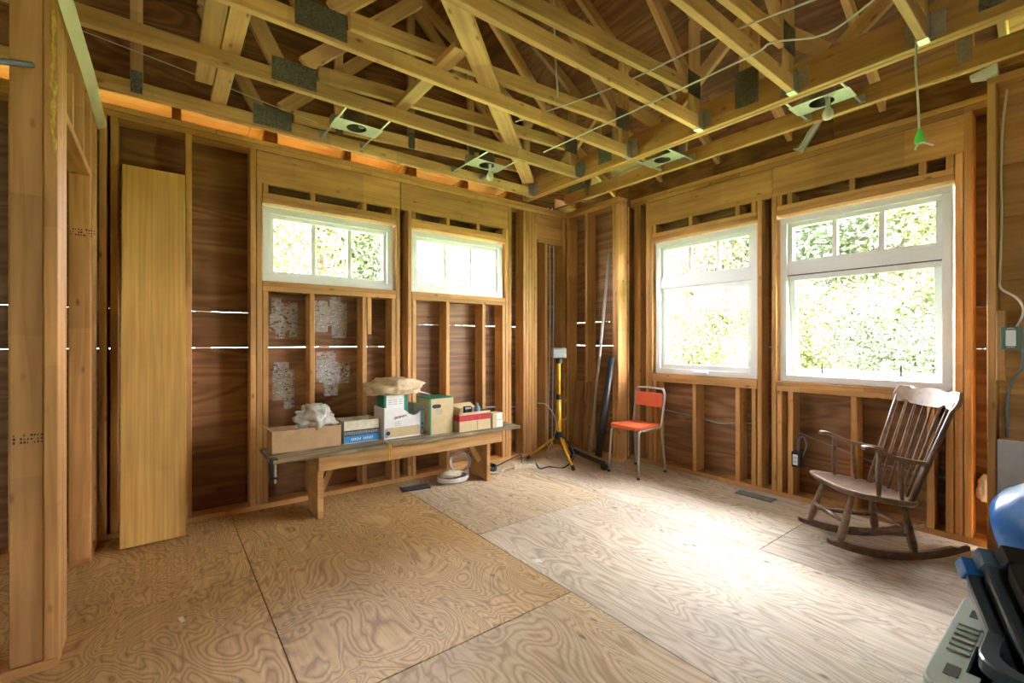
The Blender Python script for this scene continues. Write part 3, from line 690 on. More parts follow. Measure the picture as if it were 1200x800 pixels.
# white box with torn front
wb = carton('shipping_box', 'white and tan shipping box with torn dipped front and paper label', 1.385, 1.735, 3.44, 3.66, 0.245, 'white', cut=lambda s: .245 - .075 * math.exp(-((s - .28) / .22) ** 2) if s < .95 else .25)
fy = 3.4395
MB().box((1.392, fy - .0008, bz + .012), (1.685, fy, bz + .088)).build('printed_band', 'cardlt', wb)
MB().box((1.692, fy - .0008, bz + .01), (1.728, fy, bz + .215)).build('printed_band', 'slate', wb)
MB().box((1.390, fy - .0012, bz + .012), (1.412, fy - .0004, bz + .075)).build('printed_band', 'slate', wb)
MB().lathe([(0, 0), (.017, 0), (.017, .001), (0, .001)], (1.416, fy - .0026, bz + .046), 20, (0, 1, 0)).build('printed_disc', 'blackp', wb)
for k in range(3): MB().box((1.703, fy - .0016, bz + .02 + k * .034), (1.718, fy - .0008, bz + .034 + k * .034)).build('print_mark', 'white' if k == 0 else 'blackp', wb)
lab = MB().prism([(1.46, fy - .0016, bz + .085), (1.595, fy - .0016, bz + .105), (1.58, fy - .0016, bz + .185), (1.452, fy - .0016, bz + .16)], (0, -.0008, 0)).build('paper_label', 'white', wb)
for k in range(12): MB().box((1.465 + k * .009, fy - .0032, bz + .150 + k * .0018), (1.465 + k * .009 + .004 + (k % 3) * .0012, fy - .0025, bz + .170 + k * .0012)).build('print_mark', 'blackp', lab)
for k in range(4): MB().box((1.47, fy - .0032, bz + .098 + k * .011), (1.51 + (k % 2) * .012, fy - .0025, bz + .101 + k * .011)).build('print_mark', 'greyp', lab)
# green box standing in it, cloth sack on top
gb = root('green_box', (1.46, 3.56, bz + .018), 'green and white printed carton standing inside the torn shipping box', 'box')
MB().box((1.395, 3.475, bz + .018), (1.60, 3.62, bz + .345)).build('carton_body', 'green', gb, bevel=.002)
MB().box((1.415, 3.4735, bz + .12), (1.565, 3.4748, bz + .34)).build('printed_panel', 'white', gb)
for k in range(3):
    for j in range(3): MB().box((1.43 + j * .045, 3.4725, bz + .268 + k * .016), (1.462 + j * .045, 3.4735, bz + .272 + k * .016)).build('print_mark', 'greyp', gb)
def blob(name, m, c, rx, ry, rz, seed, amp, parent=None, sub=4, flat=0.0, sharp=1.0):
    bm = bmesh.new(); bmesh.ops.create_icosphere(bm, subdivisions=sub, radius=1.0)
    for v in bm.verts:
        d = v.co.normalized(); o3 = Vector((seed * 7.1, seed * 3.3, seed))
        n_ = mnoise.noise(d * 1.6 + o3) + sharp * (0.5 - abs(mnoise.noise(d * 3.5 + o3))) * .8 + .35 * mnoise.noise(d * 8 + o3)
        q = d * (1 + amp * n_); v.co = Vector((q.x * rx, q.y * ry, max(q.z, -1 + flat) * rz))
    me = bpy.data.meshes.new(name); bm.to_mesh(me); bm.free(); me.materials.append(M[m])
    for p in me.polygons: p.use_smooth = True
    o = bpy.data.objects.new(name, me); link(o, parent, Matrix.Translation(c)); return o
sk = blob('cloth_sack', 'cloth', (1.50, 3.535, bz + .395), .19, .13, .066, 3, .42, flat=.22, sharp=1.8); tag(sk, 'folded beige cloth sack lying on the green carton', 'sack')
bag = blob('plastic_bag', 'poly', (0.90, 3.575, bz + .195), .115, .09, .088, 5, .45, flat=.1, sharp=1.8); tag(bag, 'crumpled clear plastic bag on the long cardboard box', 'bag')
# file box
fb = carton('file_box', 'tall tan file carton with dark oval hand hole', 1.752, 1.975, 3.385, 3.64, 0.295, 'cardlt', lid='green')
fy = 3.3845
hole = [(1.815 + .028 * math.cos(a) + (.014 if math.cos(a) > 0 else -.014), fy, bz + .232 + .0165 * math.sin(a)) for a in [i * math.pi / 9 for i in range(18)]]
MB().prism(hole, (0, -.0012, 0)).build('hand_hole', 'black', fb)
for k in range(4): MB().box((1.80 + (k % 2) * .008, fy - .0009, bz + .165 + k * .012), (1.86 + (k % 3) * .006, fy, bz + .169 + k * .012)).build('print_mark', 'greyp', fb)
MB().box((1.7505, 3.383, bz + .0), (1.7635, 3.3848, bz + .295)).build('printed_band', 'green', fb)
# red banded box
rb = carton('red_band_box', 'open tan cardboard box with a red printed band', 2.005, 2.325, 3.335, 3.58, 0.16, 'cardlt',
            flaps=[[(2.005, 3.58, bz + .16), (2.325, 3.58, bz + .16), (2.30, 3.63, bz + .20), (2.02, 3.63, bz + .20)], [(2.005, 3.335, bz + .16), (2.005, 3.58, bz + .16), (2.03, 3.57, bz + .21), (2.03, 3.36, bz + .19)]])
MB().box((2.0045, 3.3335, bz + .088), (2.3255, 3.3348, bz + .14)).build('printed_band', 'red', rb); MB().box((2.0035, 3.3335, bz + .088), (2.0048, 3.58, bz + .14)).build('printed_band', 'red', rb)
MB().prism([(2.185, 3.3345, bz + .004), (2.192, 3.3345, bz + .004), (2.188, 3.3345, bz + .085), (2.181, 3.3345, bz + .085)], (0, -.0008, 0)).build('tear', 'cardin', rb)
cn = root('spray_can', (2.24, 3.45, bz + .018), 'small grey spray can sticking out of the red banded box', 'can')
MB().lathe([(0, 0), (.026, 0), (.026, .16), (.018, .175), (0, .175)], (2.26, 3.45, bz + .018), 18).build('can_body', 'slate', cn, smooth=True); MB().lathe([(.012, .175), (.012, .20), (0, .20)], (2.26, 3.45, bz + .018), 12).build('nozzle', 'sage', cn)
tl = root('tool_case', (2.19, 3.49, bz + .018), 'black printed tool packet leaning inside the red banded box', 'packet')
MB().box((2.15, 3.485, bz + .018), (2.225, 3.515, bz + .19)).build('packet_body', 'black', tl, bevel=.003)
for k in range(4): MB().box((2.158 + k * .016, 3.4835, bz + .165), (2.168 + k * .016, 3.4848, bz + .18)).build('print_mark', 'white', tl)
wc = root('white_tub', (2.06, 3.655, bz), 'white lidded plastic tub behind the red banded box', 'tub')
MB().lathe([(0, 0), (.04, 0), (.046, .20), (.046, .205), (0, .205)], (2.06, 3.655, bz), 20).build('tub_body', 'white', wc, smooth=False); MB().lathe([(0, 0), (.049, 0), (.049, .018), (0, .02)], (2.06, 3.655, bz + .203), 20).build('lid', 'white', wc)
s2 = root('small_carton', (2.40, 3.38, bz), 'two small white cartons stacked at the bench end', 'box')
sm1 = MB().box((2.345, 3.325, bz), (2.455, 3.42, bz + .066)).build('carton_body', 'cardlt', s2, bevel=.002); MB().box((2.385, 3.3235, bz + .004), (2.452, 3.3247, bz + .062)).build('paper_label', 'white', sm1)
s3 = root('small_carton', (2.40, 3.38, bz + .066), 'upper small white carton of the pair, at the right bench end', 'box'); s2['label'] = 'lower small white carton of the pair, at the right bench end'
sm2 = MB().box((2.347, 3.328, bz + .0665), (2.453, 3.42, bz + .13)).build('carton_body', 'cardlt', s3, bevel=.002); MB().box((2.387, 3.3265, bz + .07), (2.45, 3.3277, bz + .126)).build('paper_label', 'white', sm2)
# yellow strap and trowel hung on the bench edge
o = MB().tube(curve([(1.352, 3.40, bz + .004), (1.352, 3.275, bz + .006), (1.350, 3.268, bz - .05), (1.354, 3.267, bz - .11), (1.362, 3.267, bz - .112), (1.366, 3.268, bz - .05), (1.362, 3.272, bz + .006), (1.362, 3.38, bz + .004)], 6), .0045, 6).build('strap', 'yellow', smooth=True); tag(o, 'thin yellow strap looped over the bench edge', 'strap')
tw = root('clamp', (0.58, 3.27, bz - .1), 'small black and steel clamp on the bench end', 'clamp')
MB().box((0.552, 3.262, bz - .12), (0.572, 3.274, bz + .004)).box((0.552, 3.262, bz + .004), (0.60, 3.33, bz + .012)).box((0.552, 3.262, bz - .12), (0.60, 3.30, bz - .108)).build('clamp_body', 'black', tw, bevel=.002); MB().tube([(0.587, 3.285, bz - .15), (0.587, 3.285, bz - .027)], .007, 10).build('screw', 'galv', tw)

# ------------------------------------------------------------------ cables and power strip by the bench
def coil(name, c, R, n, r, m, label, tilt=0.0, seed=0):
    rnd = random.Random(seed); pts = []
    for i in range(n * 20):
        a = i / 20 * 2 * math.pi; rr = R * (1 + .10 * math.sin(a * .37 + seed)); k = .012 * math.sin(a * .21 + 1)
        p = Vector((rr * math.cos(a), rr * .8 * math.sin(a), r + .006 * (i / 20) + abs(k)))
        p.rotate(Matrix.Rotation(tilt, 3, 'X')); pts.append(Vector(c) + p)
    o = MB().tube(pts, r, 6).build(name, m, smooth=True); return tag(o, label, 'cable')
coil('cable_coil', (2.05, 3.52, 0.0), .13, 6, .006, 'cable', 'loose coil of white cable on the floor under the bench', 0, 1)
coil('cable_coil', (2.17, 3.62, 0.13), .10, 4, .006, 'cable', 'upright coil of pale cable leaning behind the bench leg', 1.25, 2)
coil('cable_coil', (2.47, 3.60, 0.0), .085, 7, .0055, 'black', 'tangled black cord heap beside the bench leg', .15, 3)
o = blob('glove', 'cream', (2.03, 3.50, .075), .09, .05, .03, 8, .3, flat=.2); tag(o, 'crumpled cream glove on the white cable coil', 'glove')
ps = root('power_strip', (2.82, 3.47, 0), 'long pale grey power strip lying on the floor', 'power strip')
pa, pb = onZ(602, 549), onZ(632, 547)
board('strip_body', ps, pa + Vector((0, 0, .022)), pb + Vector((0, 0, .022)), .05, .042, 'cream')
dd = (pb - pa)
for k in range(5):
    q = pa + dd * (.15 + .17 * k); board('socket', ps, q + Vector((0, 0, .0435)), q + dd.normalized() * .025 + Vector((0, 0, .0435)), .025, .002, 'greyp', bev=0)
o = tubeobj('extension_lead', curve([(2.42, 3.50, .02), (2.52, 3.44, .006), (2.60, 3.52, .006), (2.68, 3.50, .02), pa + Vector((-.01, 0, .02))], 6), .008, 'cable'); tag(o, 'white cord running into the power strip', 'cord')
o = tubeobj('lamp_lead', curve([pb + Vector((-.07, -.03, .05)), pb + Vector((-.05, -.07, .008)), (3.02, 3.33, .007), (3.12, 3.22, .007), (3.20, 3.16, .12), (3.235, 3.30, .24), (3.23, 3.43, .32)], 8), .007, 'black'); tag(o, 'black cord from the power strip to the yellow tripod light', 'cord')
o = tubeobj('plug_lead', curve([pa + dd * .3 + Vector((0, 0, .05)), pa + dd * .28 + Vector((0, 0, .13)), pa + dd * .1 + Vector((0, .06, .09)), (2.55, 3.58, .03)], 7), .006, 'black'); tag(o, 'short black plug lead looping up from the power strip', 'cord')
o = board('dark_tile', None, onZ(470, 575) + Vector((0, 0, .008)), onZ(503, 570) + Vector((0, 0, .008)), .10, .014, 'dkgrey'); tag(o, 'dark glossy tile scrap lying on the floor before the bench', 'tile')
o = MB().prism([onZ(209, 724), onZ(214, 722), onZ(217, 727), onZ(212, 730)], (0, 0, .001)).build('paper_scrap', 'white'); tag(o, 'tiny white paper scrap on the plywood floor', 'scrap')
o = MB().prism([onZ(624, 655), onZ(633, 655), onZ(636, 659), onZ(628, 658)], (0, 0, .0006)).build('paint_spot', 'white', floor)

# ------------------------------------------------------------------ tripod work light
c0 = Vector((3.245, 3.42, 0))
wl = root('work_light', c0, 'yellow tripod work light with a caged lamp head', 'work light')
tubeobj('pole', [c0 + Vector((0, 0, .26)), c0 + Vector((0, 0, .67))], .021, 'yellow', wl, 12)
tubeobj('pole', [c0 + Vector((0, 0, .67)), c0 + Vector((0, 0, 1.02))], .0165, 'yellow', wl, 12)
MB().lathe([(0, 0), (.03, 0), (.03, .05), (0, .05)], c0 + Vector((0, 0, .645)), 14).build('clamp_collar', 'black', wl)
MB().lathe([(0, 0), (.045, 0), (.05, .03), (.03, .075), (0, .075)], c0 + Vector((0, 0, .235)), 14).build('leg_hub', 'black', wl)
for ft in ((3.063, 3.70), (3.13, 3.10), (3.435, 3.44)):
    p = Vector((*ft, .02)); q = c0 + Vector((0, 0, .26)) + (p - c0).normalized() * .03
    lg = tubeobj('leg', [q, p], .014, 'yellow', wl, 10); dv = (p - q).normalized()
    tubeobj('rubber_foot', [p - dv * .03, p + dv * .012], .018, 'black', lg, 10)
for zz in (.44, .62):
    tubeobj('cord_hook', [c0 + Vector((.01, -.02, zz)), c0 + Vector((.05, -.055, zz)), c0 + Vector((.05, -.055, zz + .035))], .005, 'yellow', wl, 6)
hd = MB().box((-.07, -.04, 0), (.07, .045, .10)).build('lamp_head', 'greyp', wl, bevel=.006, W=Matrix.Identity(4))
Wm = Matrix.Translation(c0 + Vector((0, 0, 1.075))) @ Matrix.Rotation(math.radians(-35), 4, 'Z') @ Matrix.Rotation(math.radians(8), 4, 'X'); hd.matrix_basis = Wm; ROOTM[hd.name] = Wm.copy()
MB().box(*[tuple(v) for v in ((-.058, -.046, .012), (.058, -.0405, .088))]).build('lens', 'sage', hd).matrix_basis = Wm
for o in hd.children: o.matrix_parent_inverse = Wm.inverted()
gm = MB()
for k in range(7): gm.tube([(-.06 + .02 * k, -.055, .005), (-.06 + .02 * k, -.055, .096)], .0022, 5)
for k in range(3): gm.tube([(-.065, -.055, .015 + .035 * k), (.065, -.055, .015 + .035 * k)], .0022, 5)
go = gm.build('guard_grille', 'galv', hd); go.matrix_basis = Wm; go.matrix_parent_inverse = Wm.inverted()
MB().lathe([(0, 0), (.032, 0), (.032, .04), (.018, .06), (0, .06)], c0 + Vector((0, 0, 1.015)), 14).build('swivel', 'black', wl)

# ------------------------------------------------------------------ things leaning in the corner
o = tubeobj('metal_rod', [(3.53, 3.25, .10), (3.69, 3.13, 2.16)], .015, 'grey', None, 10); tag(o, 'long grey metal rod leaning against the corner post', 'rod')
o = MB().tube([(3.50, 3.125, .035), (3.668, 3.085, 1.08)], .036, 16).build('black_pipe', 'blackm', smooth=True); tag(o, 'thick black plastic pipe leaning in the corner', 'pipe')
o = board('brown_offcut', None, (3.60, 3.50, .01), (3.69, 3.56, .80), .14, .016, 'sheath', up=(1, 0, 0)); tag(o, 'wide dark brown board offcut leaning in the corner', 'board')
o = board('brown_offcut', None, (3.585, 3.38, .01), (3.69, 3.42, .80), .07, .014, 'sheath', up=(1, 0, 0)); tag(o, 'narrow brown board offcut leaning beside a wider one', 'board')
rl = root('bed_rail', (3.44, 3.2, 0), 'low black steel rail with caster on the corner floor', 'rail')
board('rail_angle', rl, (3.555, 3.70, .075), (3.355, 2.90, .075), .008, .06, 'black'); board('rail_flange', rl, (3.565, 3.696, .10), (3.365, 2.896, .10), .04, .006, 'grey')
for q in ((3.375, 2.93), (3.52, 3.53)): MB().lathe([(0, -.012), (.036, -.012), (.036, .012), (0, .012)], (q[0], q[1], .036), 16, (1, .1, 0)).build('caster', 'black', rl)

# ------------------------------------------------------------------ orange chair
ch = root('dining_chair', (3.6, 2.70, 0), 'orange vinyl kitchen chair with bent chrome tube frame', 'chair')
x0, x1, y0, y1, zs = 3.385, 3.735, 2.545, 2.875, 0.43
def cushion(name, pts, t, m, par, W=None, seg=3):
    return MB().prism(pts, t).build(name, m, par, bevel=.012, smooth=False)
seat = [(x0, y0 + .02, zs), (x0 - .012, (y0 + y1) / 2, zs), (x0, y1 - .02, zs), (x0 + .03, y1, zs), (x1, y1 - .02, zs), (x1, y0 + .02, zs), (x0 + .03, y0, zs)]
cushion('seat', seat, (0, 0, .036), 'orange', ch)
for y in (y0 + .015, y1 - .015):
    s = -1 if y < 2.7 else 1
    tubeobj('leg', curve([(x0 + .06, y, zs - .008), (x0 + .035, y, zs - .02), (x0 + .02, y + s * .006, zs - .06), (x0 + .0, y + s * .02, .012)], 5), .011, 'chrome', ch, 10)
    tubeobj('leg', curve([(x0 + .06, y, zs - .01), (x1 - .02, y, zs - .01), (x1 + .02, y + s * .005, zs - .03), (x1 + .06, y + s * .02, .012)], 6), .011, 'chrome', ch, 10)
    for x in (x0, x1 + .06): MB().lathe([(0, 0), (.014, 0), (.014, .02), (0, .02)], (x, y + s * .02, 0), 12).build('foot_cap', 'black', ch)
bt = [(x1 - .05, y0 + .01, zs - .005), (x1 + .0, y0 + .008, zs + .01), (x1 + .02, y0 + .005, zs + .06), (x1 + .055, y0, .70), (x1 + .063, y0 + .012, .765), (x1 + .066, y0 + .05, .785),
      (x1 + .066, y1 - .05, .785), (x1 + .063, y1 - .012, .765), (x1 + .055, y1, .70), (x1 + .02, y1 - .005, zs + .06), (x1 + .0, y1 - .008, zs + .01), (x1 - .05, y1 - .01, zs - .005)]
tubeobj('back_frame', curve(bt, 5), .011, 'chrome', ch, 10)
MB().prism([(x1 + .032, y0 + .012, .61), (x1 + .042, y0 + .012, .745), (x1 + .062, y0 + .012, .742), (x1 + .055, y0 + .012, .608)], (0, y1 - y0 - .024, 0)).build('backrest', 'orange', ch, bevel=.008)

# ------------------------------------------------------------------ rocking chair (local u forward, v to its left)
RXY = Vector((3.435, 0.83, 0)); RA = math.radians(135.7)
def Rk(u, v, z): return Vector((RXY.x + u * math.cos(RA) - v * math.sin(RA), RXY.y + u * math.sin(RA) + v * math.cos(RA), z))
rc = root('rocking_chair', RXY, 'dark worn wooden spindle back rocking chair under the open window', 'rocking chair')
def turned(name, p, q, prof, par, n=12):
    p, q = Vector(p), Vector(q); k = len(prof)
    return MB().tube([p.lerp(q, t) for t, r in prof], [r for t, r in prof], n).build(name, 'rock', par, smooth=True)
LEG = [(0, .013), (.25, .016), (.5, .020), (.72, .022), (.80, .0235), (.82, .020), (.84, .0235), (1, .0155)]
SPI = [(0, .007), (.4, .0095), (1, .0065)]
def zs_(u): return .352 + .17 * u       # tilted seat top
for s in (1, -1):
    n = 18; up_, lo = [], []
    for i in range(n + 1):
        u = .372 - .735 * i / n; zc = .55 * u * u; hh = .046 if 1 < i < n - 1 else .026
        lo.append(Rk(u, s * .164 - .0125, zc)); up_.append(Rk(u, s * .164 - .0125, zc + hh))
    MB().prism(lo + up_[::-1], Rk(0, .025, 0) - Rk(0, 0, 0)).build('rocker', 'rock', rc, bevel=.003)
    turned('leg', Rk(.225, s * .141, zs_(.225) - .03), Rk(.305, s * .164, .086), LEG, rc); turned('leg', Rk(-.045, s * .140, zs_(-.045) - .03), Rk(-.085, s * .164, .038), LEG, rc)
    turned('side_stretcher', Rk(.277, s * .156, .165), Rk(-.073, s * .157, .135), [(0, .009), (.5, .015), (1, .009)], rc)
    turned('back_post', Rk(-.06, s * .178, zs_(-.06) - .005), Rk(-.255, s * .222, .90), [(0, .0165), (.3, .0155), (1, .0115)], rc)
    # arm: scrolled board
    prof = [(.215, .640, .020), (.20, .645, .031), (.165, .640, .034), (.12, .620, .028), (.04, .588, .021), (-.05, .568, .019), (-.135, .556, .018)]
    tops, n_ = [], len(prof); mb = MB(); vs_ = []
    for u, z, w in prof:
        vc = s * (.215 - .03 * max(0, (.1 - u)) / .235)
        vs_ += [Rk(u, vc - w, z - .012), Rk(u, vc + w, z - .012), Rk(u, vc + w * .85, z + .010), Rk(u, vc - w * .85, z + .010)]
    fs = [(3, 2, 1, 0), tuple(4 * (n_ - 1) + i for i in range(4))]
    for i in range(n_ - 1):
        for j in range(4): a = 4 * i + j; b = 4 * i + (j + 1) % 4; fs.append((a, b, b + 4, a + 4))
    mb.add(vs_, fs).build('arm', 'rock', rc, bevel=.004)
    turned('arm_post', Rk(.13, s * .212, zs_(.13) - .004), Rk(.13, s * .214, .612), [(0, .010), (.2, .014), (.45, .0165), (.55, .013), (.62, .0165), (.8, .012), (1, .010)], rc)
    turned('arm_spindle', Rk(.005, s * .205, zs_(.005) - .004), Rk(.02, s * .206, .575), [(0, .009), (.35, .0135), (.8, .0105), (1, .008)], rc)
for k in range(6):
    q = (k + 1) / 7 * 2 - 1
    turned('spindle', Rk(-.06 - .055 * (1 - q * q), q * .178, zs_(-.09) - .006), Rk(-.258 - .03 * (1 - q * q), q * .222, .895), SPI, rc, 8)
turned('front_stretcher', Rk(.285, .158, .20), Rk(.285, -.158, .20), [(0, .008), (.3, .012), (.40, .017), (.42, .012), (.45, .018), (.48, .012), (.52, .012), (.55, .018), (.58, .012), (.60, .017), (.7, .012), (1, .008)], rc)
turned('rear_stretcher', Rk(-.07, .155, .165), Rk(-.07, -.155, .165), [(0, .008), (.5, .013), (1, .008)], rc)
# seat: saddle-shaped slab
ol = []
for i in range(36):
    a = 2 * math.pi * i / 36; ca, sa = math.cos(a), math.sin(a)
    u = .09 + (.235 if ca > 0 else .225) * math.copysign(abs(ca) ** .62, ca); v = .243 * math.copysign(abs(sa) ** .55, sa) * (1 if u > .1 else 1 - .35 * (.1 - u))
    ol.append((u, v))
mb = MB(); vv = []; ff = []
rings = [(1.0, -.014), (1.0, -.004), (.97, 0), (.8, -.005), (.5, -.012), (.02, -.013)]
bots = [(.93, -.036), (.02, -.036)]
allr = [bots[1], bots[0]] + rings
for sc_, dz in allr:
    for u, v in ol: uu = .09 + (u - .09) * sc_; vv.append(Rk(uu, v * sc_, zs_(uu) + dz))
n = len(ol)
for i in range(len(allr) - 1):
    for j in range(n): a = i * n + j; b = i * n + (j + 1) % n; ff.append((a, b, b + n, a + n))
ff += [tuple(range(n))[::-1], tuple(range((len(allr) - 1) * n, len(allr) * n))]
mb.add(vv, ff).build('seat', 'rock', rc, smooth=True)
# crest rail: scrolled outline, curved in plan, leaning with the back
K = 28; fr, bk_ = [], []
def crest(t):
    a = abs(t); top = .957 - .012 * (a > .62) * 0 + .016 * math.cos(min(1, a / .5) * math.pi) * .5 + (.010 if .62 < a < .98 else 0)
    bot = .862 + (.020 * math.exp(-((a - .60) / .10) ** 2)) - .006 * (1 - a)
    if a > .93: e = (a - .93) / .07; mid = (top + bot) / 2; k = math.sqrt(max(0, 1 - e * e * .85)); top = mid + (top - mid) * k; bot = mid + (bot - mid) * k
    return bot, top
vv = []; ff = []
for i in range(K + 1):
    t = -1 + 2 * i / K; b0, t0 = crest(t); v = t * .245; cu = -.245 - .03 * (1 - t * t)
    for z, dk in ((b0, .014), (t0, .010), (t0, -.010), (b0, -.014)): vv.append(Rk(cu - (z - .877) * .36 + dk, v, z))
for i in range(K):
    for j in range(4): a = 4 * i + j; b = 4 * i + (j + 1) % 4; ff.append((a, b, b + 4, a + 4))
ff += [(3, 2, 1, 0), tuple(4 * K + j for j in range(4))]
MB().add(vv, ff).build('crest_rail', 'rock', rc)

# ------------------------------------------------------------------ floor register, outlets, wiring
fr_ = root('floor_register', (3.77, 1.70, 0), 'dark metal floor register beside the right wall', 'floor register')
MB().box((3.715, 1.56, 0), (3.825, 1.84, .006)).build('register_frame', 'dkgrey', fr_, bevel=.002)
for k in range(12): MB().box((3.73, 1.575 + k * .0215, .006), (3.81, 1.585 + k * .0215, .009)).build('louvre', 'greyp', fr_)
ob = root('outlet_box', (3.90, 1.465, .27), 'dark electrical box with white outlet on the stud under the open window', 'outlet')
MB().box((3.89, 1.425, .265), (3.965, 1.483, .385)).build('box_body', 'black', ob, bevel=.004)
oo = MB().box((3.882, 1.438, .285), (3.8905, 1.47, .365)).build('outlet_face', 'vinyl', ob, bevel=.002)
for zz in (.31, .343): MB().box((3.8805, 1.447, zz - .006), (3.8822, 1.450, zz + .006)).box((3.8805, 1.458, zz - .006), (3.8822, 1.461, zz + .006)).build('outlet_slot', 'black', oo)
o = tubeobj('branch_cable', curve([(3.94, 1.455, .385), (3.945, 1.45, .47), (3.95, 1.42, .50), (3.95, 1.40, .44), (3.95, 1.42, .36), (3.96, 1.44, .33)], 6), .006, 'cableb'); tag(o, 'grey cable looping out of the dark outlet box', 'cable')
def runs(name, label, pts, r=.0055, m='cableb'):
    o = tubeobj(name, curve(pts, 5), r, m); return tag(o, label, 'cable')
runs('wall_cable', 'grey cable sagging through the studs under the closed tall window', [(4.0, 2.75, .56), (4.0, 2.33, .53), (4.0, 2.12, .50), (4.0, 1.92, .53), (4.0, 1.75, .54), (4.0, 1.5, .52)])
runs('wall_cable', 'grey cable behind the rocking chair under the open window', [(4.0, 1.47, .52), (4.0, 1.2, .44), (4.0, .95, .38), (4.0, .6, .36), (4.0, .36, .38)])
runs('wall_cable', 'grey cable threaded through studs behind the bench', [(1.70, 3.86, .62), (2.0, 3.86, .60), (2.6, 3.86, .57), (3.0, 3.86, .54), (3.3, 3.86, .53)])
runs('wall_cable', 'white cable rising slantwise beside the file carton', [(1.80, 3.88, .80), (1.95, 3.88, .76), (2.12, 3.88, .70)], m='cable')
runs('corner_cable', 'left of two white cables hanging down the wall corner', [(3.46, 3.83, 2.75), (3.46, 3.84, 2.6), (3.50, 3.84, 2.3), (3.50, 3.84, 1.2), (3.47, 3.84, .3), (3.46, 3.83, .06)], .006, 'cable')
runs('corner_cable', 'right of two white cables hanging down the wall corner', [(3.50, 3.80, 2.75), (3.52, 3.84, 2.6), (3.56, 3.84, 2.3), (3.555, 3.84, 1.2), (3.54, 3.84, .3), (3.53, 3.83, .06)], .006, 'cable')
runs('loop_cable', 'grey cable bowing out beside the tripod light', [(3.28, 3.80, .56), (3.32, 3.70, .55), (3.36, 3.60, .42), (3.36, 3.60, .25), (3.30, 3.66, .06)], .006, 'cable')
# switch box on the near right wall
nb = board('nailer', C2.o, (3.725, .348, 1.02), (3.725, .348, 1.415), .036, .03, 'stud', up=(1, 0, 0))
sb = root('switch_box', (3.715, .307, 1.2), 'green plastic switch box with white device beside the near wall stud', 'switch')
MB().box((3.70, .268, 1.195), (3.775, .348, 1.322)).build('box_body', 'khaki', sb, bevel=.004); sp = MB().box((3.692, .290, 1.215), (3.7005, .328, 1.302)).build('switch_face', 'vinyl', sb, bevel=.002)
for zz in (1.207, 1.310): MB().tube([(3.694, .296, zz), (3.6935, .309, zz + .004), (3.694, .322, zz)], .003, 6).build('mounting_ear', 'galv', sb)
runs('switch_cable', 'white cable snaking down the near right wall into the switch box', [(3.78, .33, 2.66), (3.76, .345, 2.45), (3.76, .352, 2.2), (3.76, .35, 1.9), (3.75, .355, 1.62), (3.74, .35, 1.54), (3.74, .29, 1.48), (3.74, .265, 1.42), (3.745, .275, 1.36), (3.745, .295, 1.31)], .006, 'cable')
runs('low_cable', 'blue grey cable hanging down below the switch box', [(3.745, .275, 1.2), (3.75, .27, 1.10), (3.77, .31, 1.02), (3.785, .33, .9), (3.785, .33, .7)], .007, 'cableb')
# hanging cable with green connector
runs('hanging_cable', 'thin white cable hanging from the girder to a green connector', [(3.0, .58, 2.98), (3.005, .572, 2.78), (2.99, .572, 2.62), (3.0, .565, 2.45), (3.01, .562, 2.30)], .005, 'cable')
gc = root('wire_connector', (3.01, .56, 2.23), 'bright green wire connector at the end of the hanging cable', 'connector')
MB().lathe([(.006, .07), (.012, .055), (.022, .02), (.020, 0), (0, 0)], (3.01, .56, 2.235), 12).build('cap', 'neon', gc, smooth=True)
for dy in (.018, -.05): MB().tube([(3.01, .56, 2.245), (3.01, .56 + dy, 2.205)], .005, 6).build('wire_end', 'cable', gc)
# cables across the trusses
runs('ceiling_cable', 'straight white cable running over the truss chords', [(2.05, 2.62, 2.845), (2.20, 2.10, 2.84), (2.27, 1.72, 2.835), (2.33, 1.15, 2.835), (2.52, .5, 2.84)], .005, 'cable')
runs('ceiling_cable', 'second white cable strung lower across the truss chords', [(2.36, 2.66, 2.715), (2.40, 1.9, 2.72), (2.42, 1.14, 2.72), (2.40, 1.0, 2.722), (2.50, .80, 2.70), (2.42, .55, 2.722)], .005, 'cable')
runs('drop_cable', 'white cable hanging straight down among the middle trusses', [(2.03, 2.20, 3.85), (2.04, 2.19, 3.2), (2.06, 2.18, 2.84)], .006, 'cable')
runs('slant_cable', 'white cable slanting down from the roof to the middle truss', [(1.35, 2.65, 3.75), (1.6, 2.68, 3.4), (2.0, 2.72, 3.0), (2.12, 2.75, 2.83)], .008, 'cable')
runs('gable_cable', 'thin pale cable running along the gable plywood', [(-.35, 3.49, 2.98), (.1, 3.49, 2.93), (.5, 3.495, 2.88), (.9, 3.49, 2.83)], .003, 'cable')
# bundle of cables tied under the drop truss
cb = root('cable_bundle', (3.56, 1.30, 2.74), 'drooping bundle of grey cable ends under the drop truss', 'cable')
for k in range(9):
    a, b = random.uniform(-.03, .03), random.uniform(-.03, .03)
    tubeobj('cable_end', curve([(3.58 + a * .5, 1.18 + b * .5, 2.76), (3.60 + a, 1.24 + b, 2.70), (3.62 + a, 1.30 + b, 2.64 + a), (3.61 + a * 1.4, 1.33 + b * 1.4, 2.60 + b)], 4), .0045, 'cableb' if k % 2 else 'cable', cb, 5)
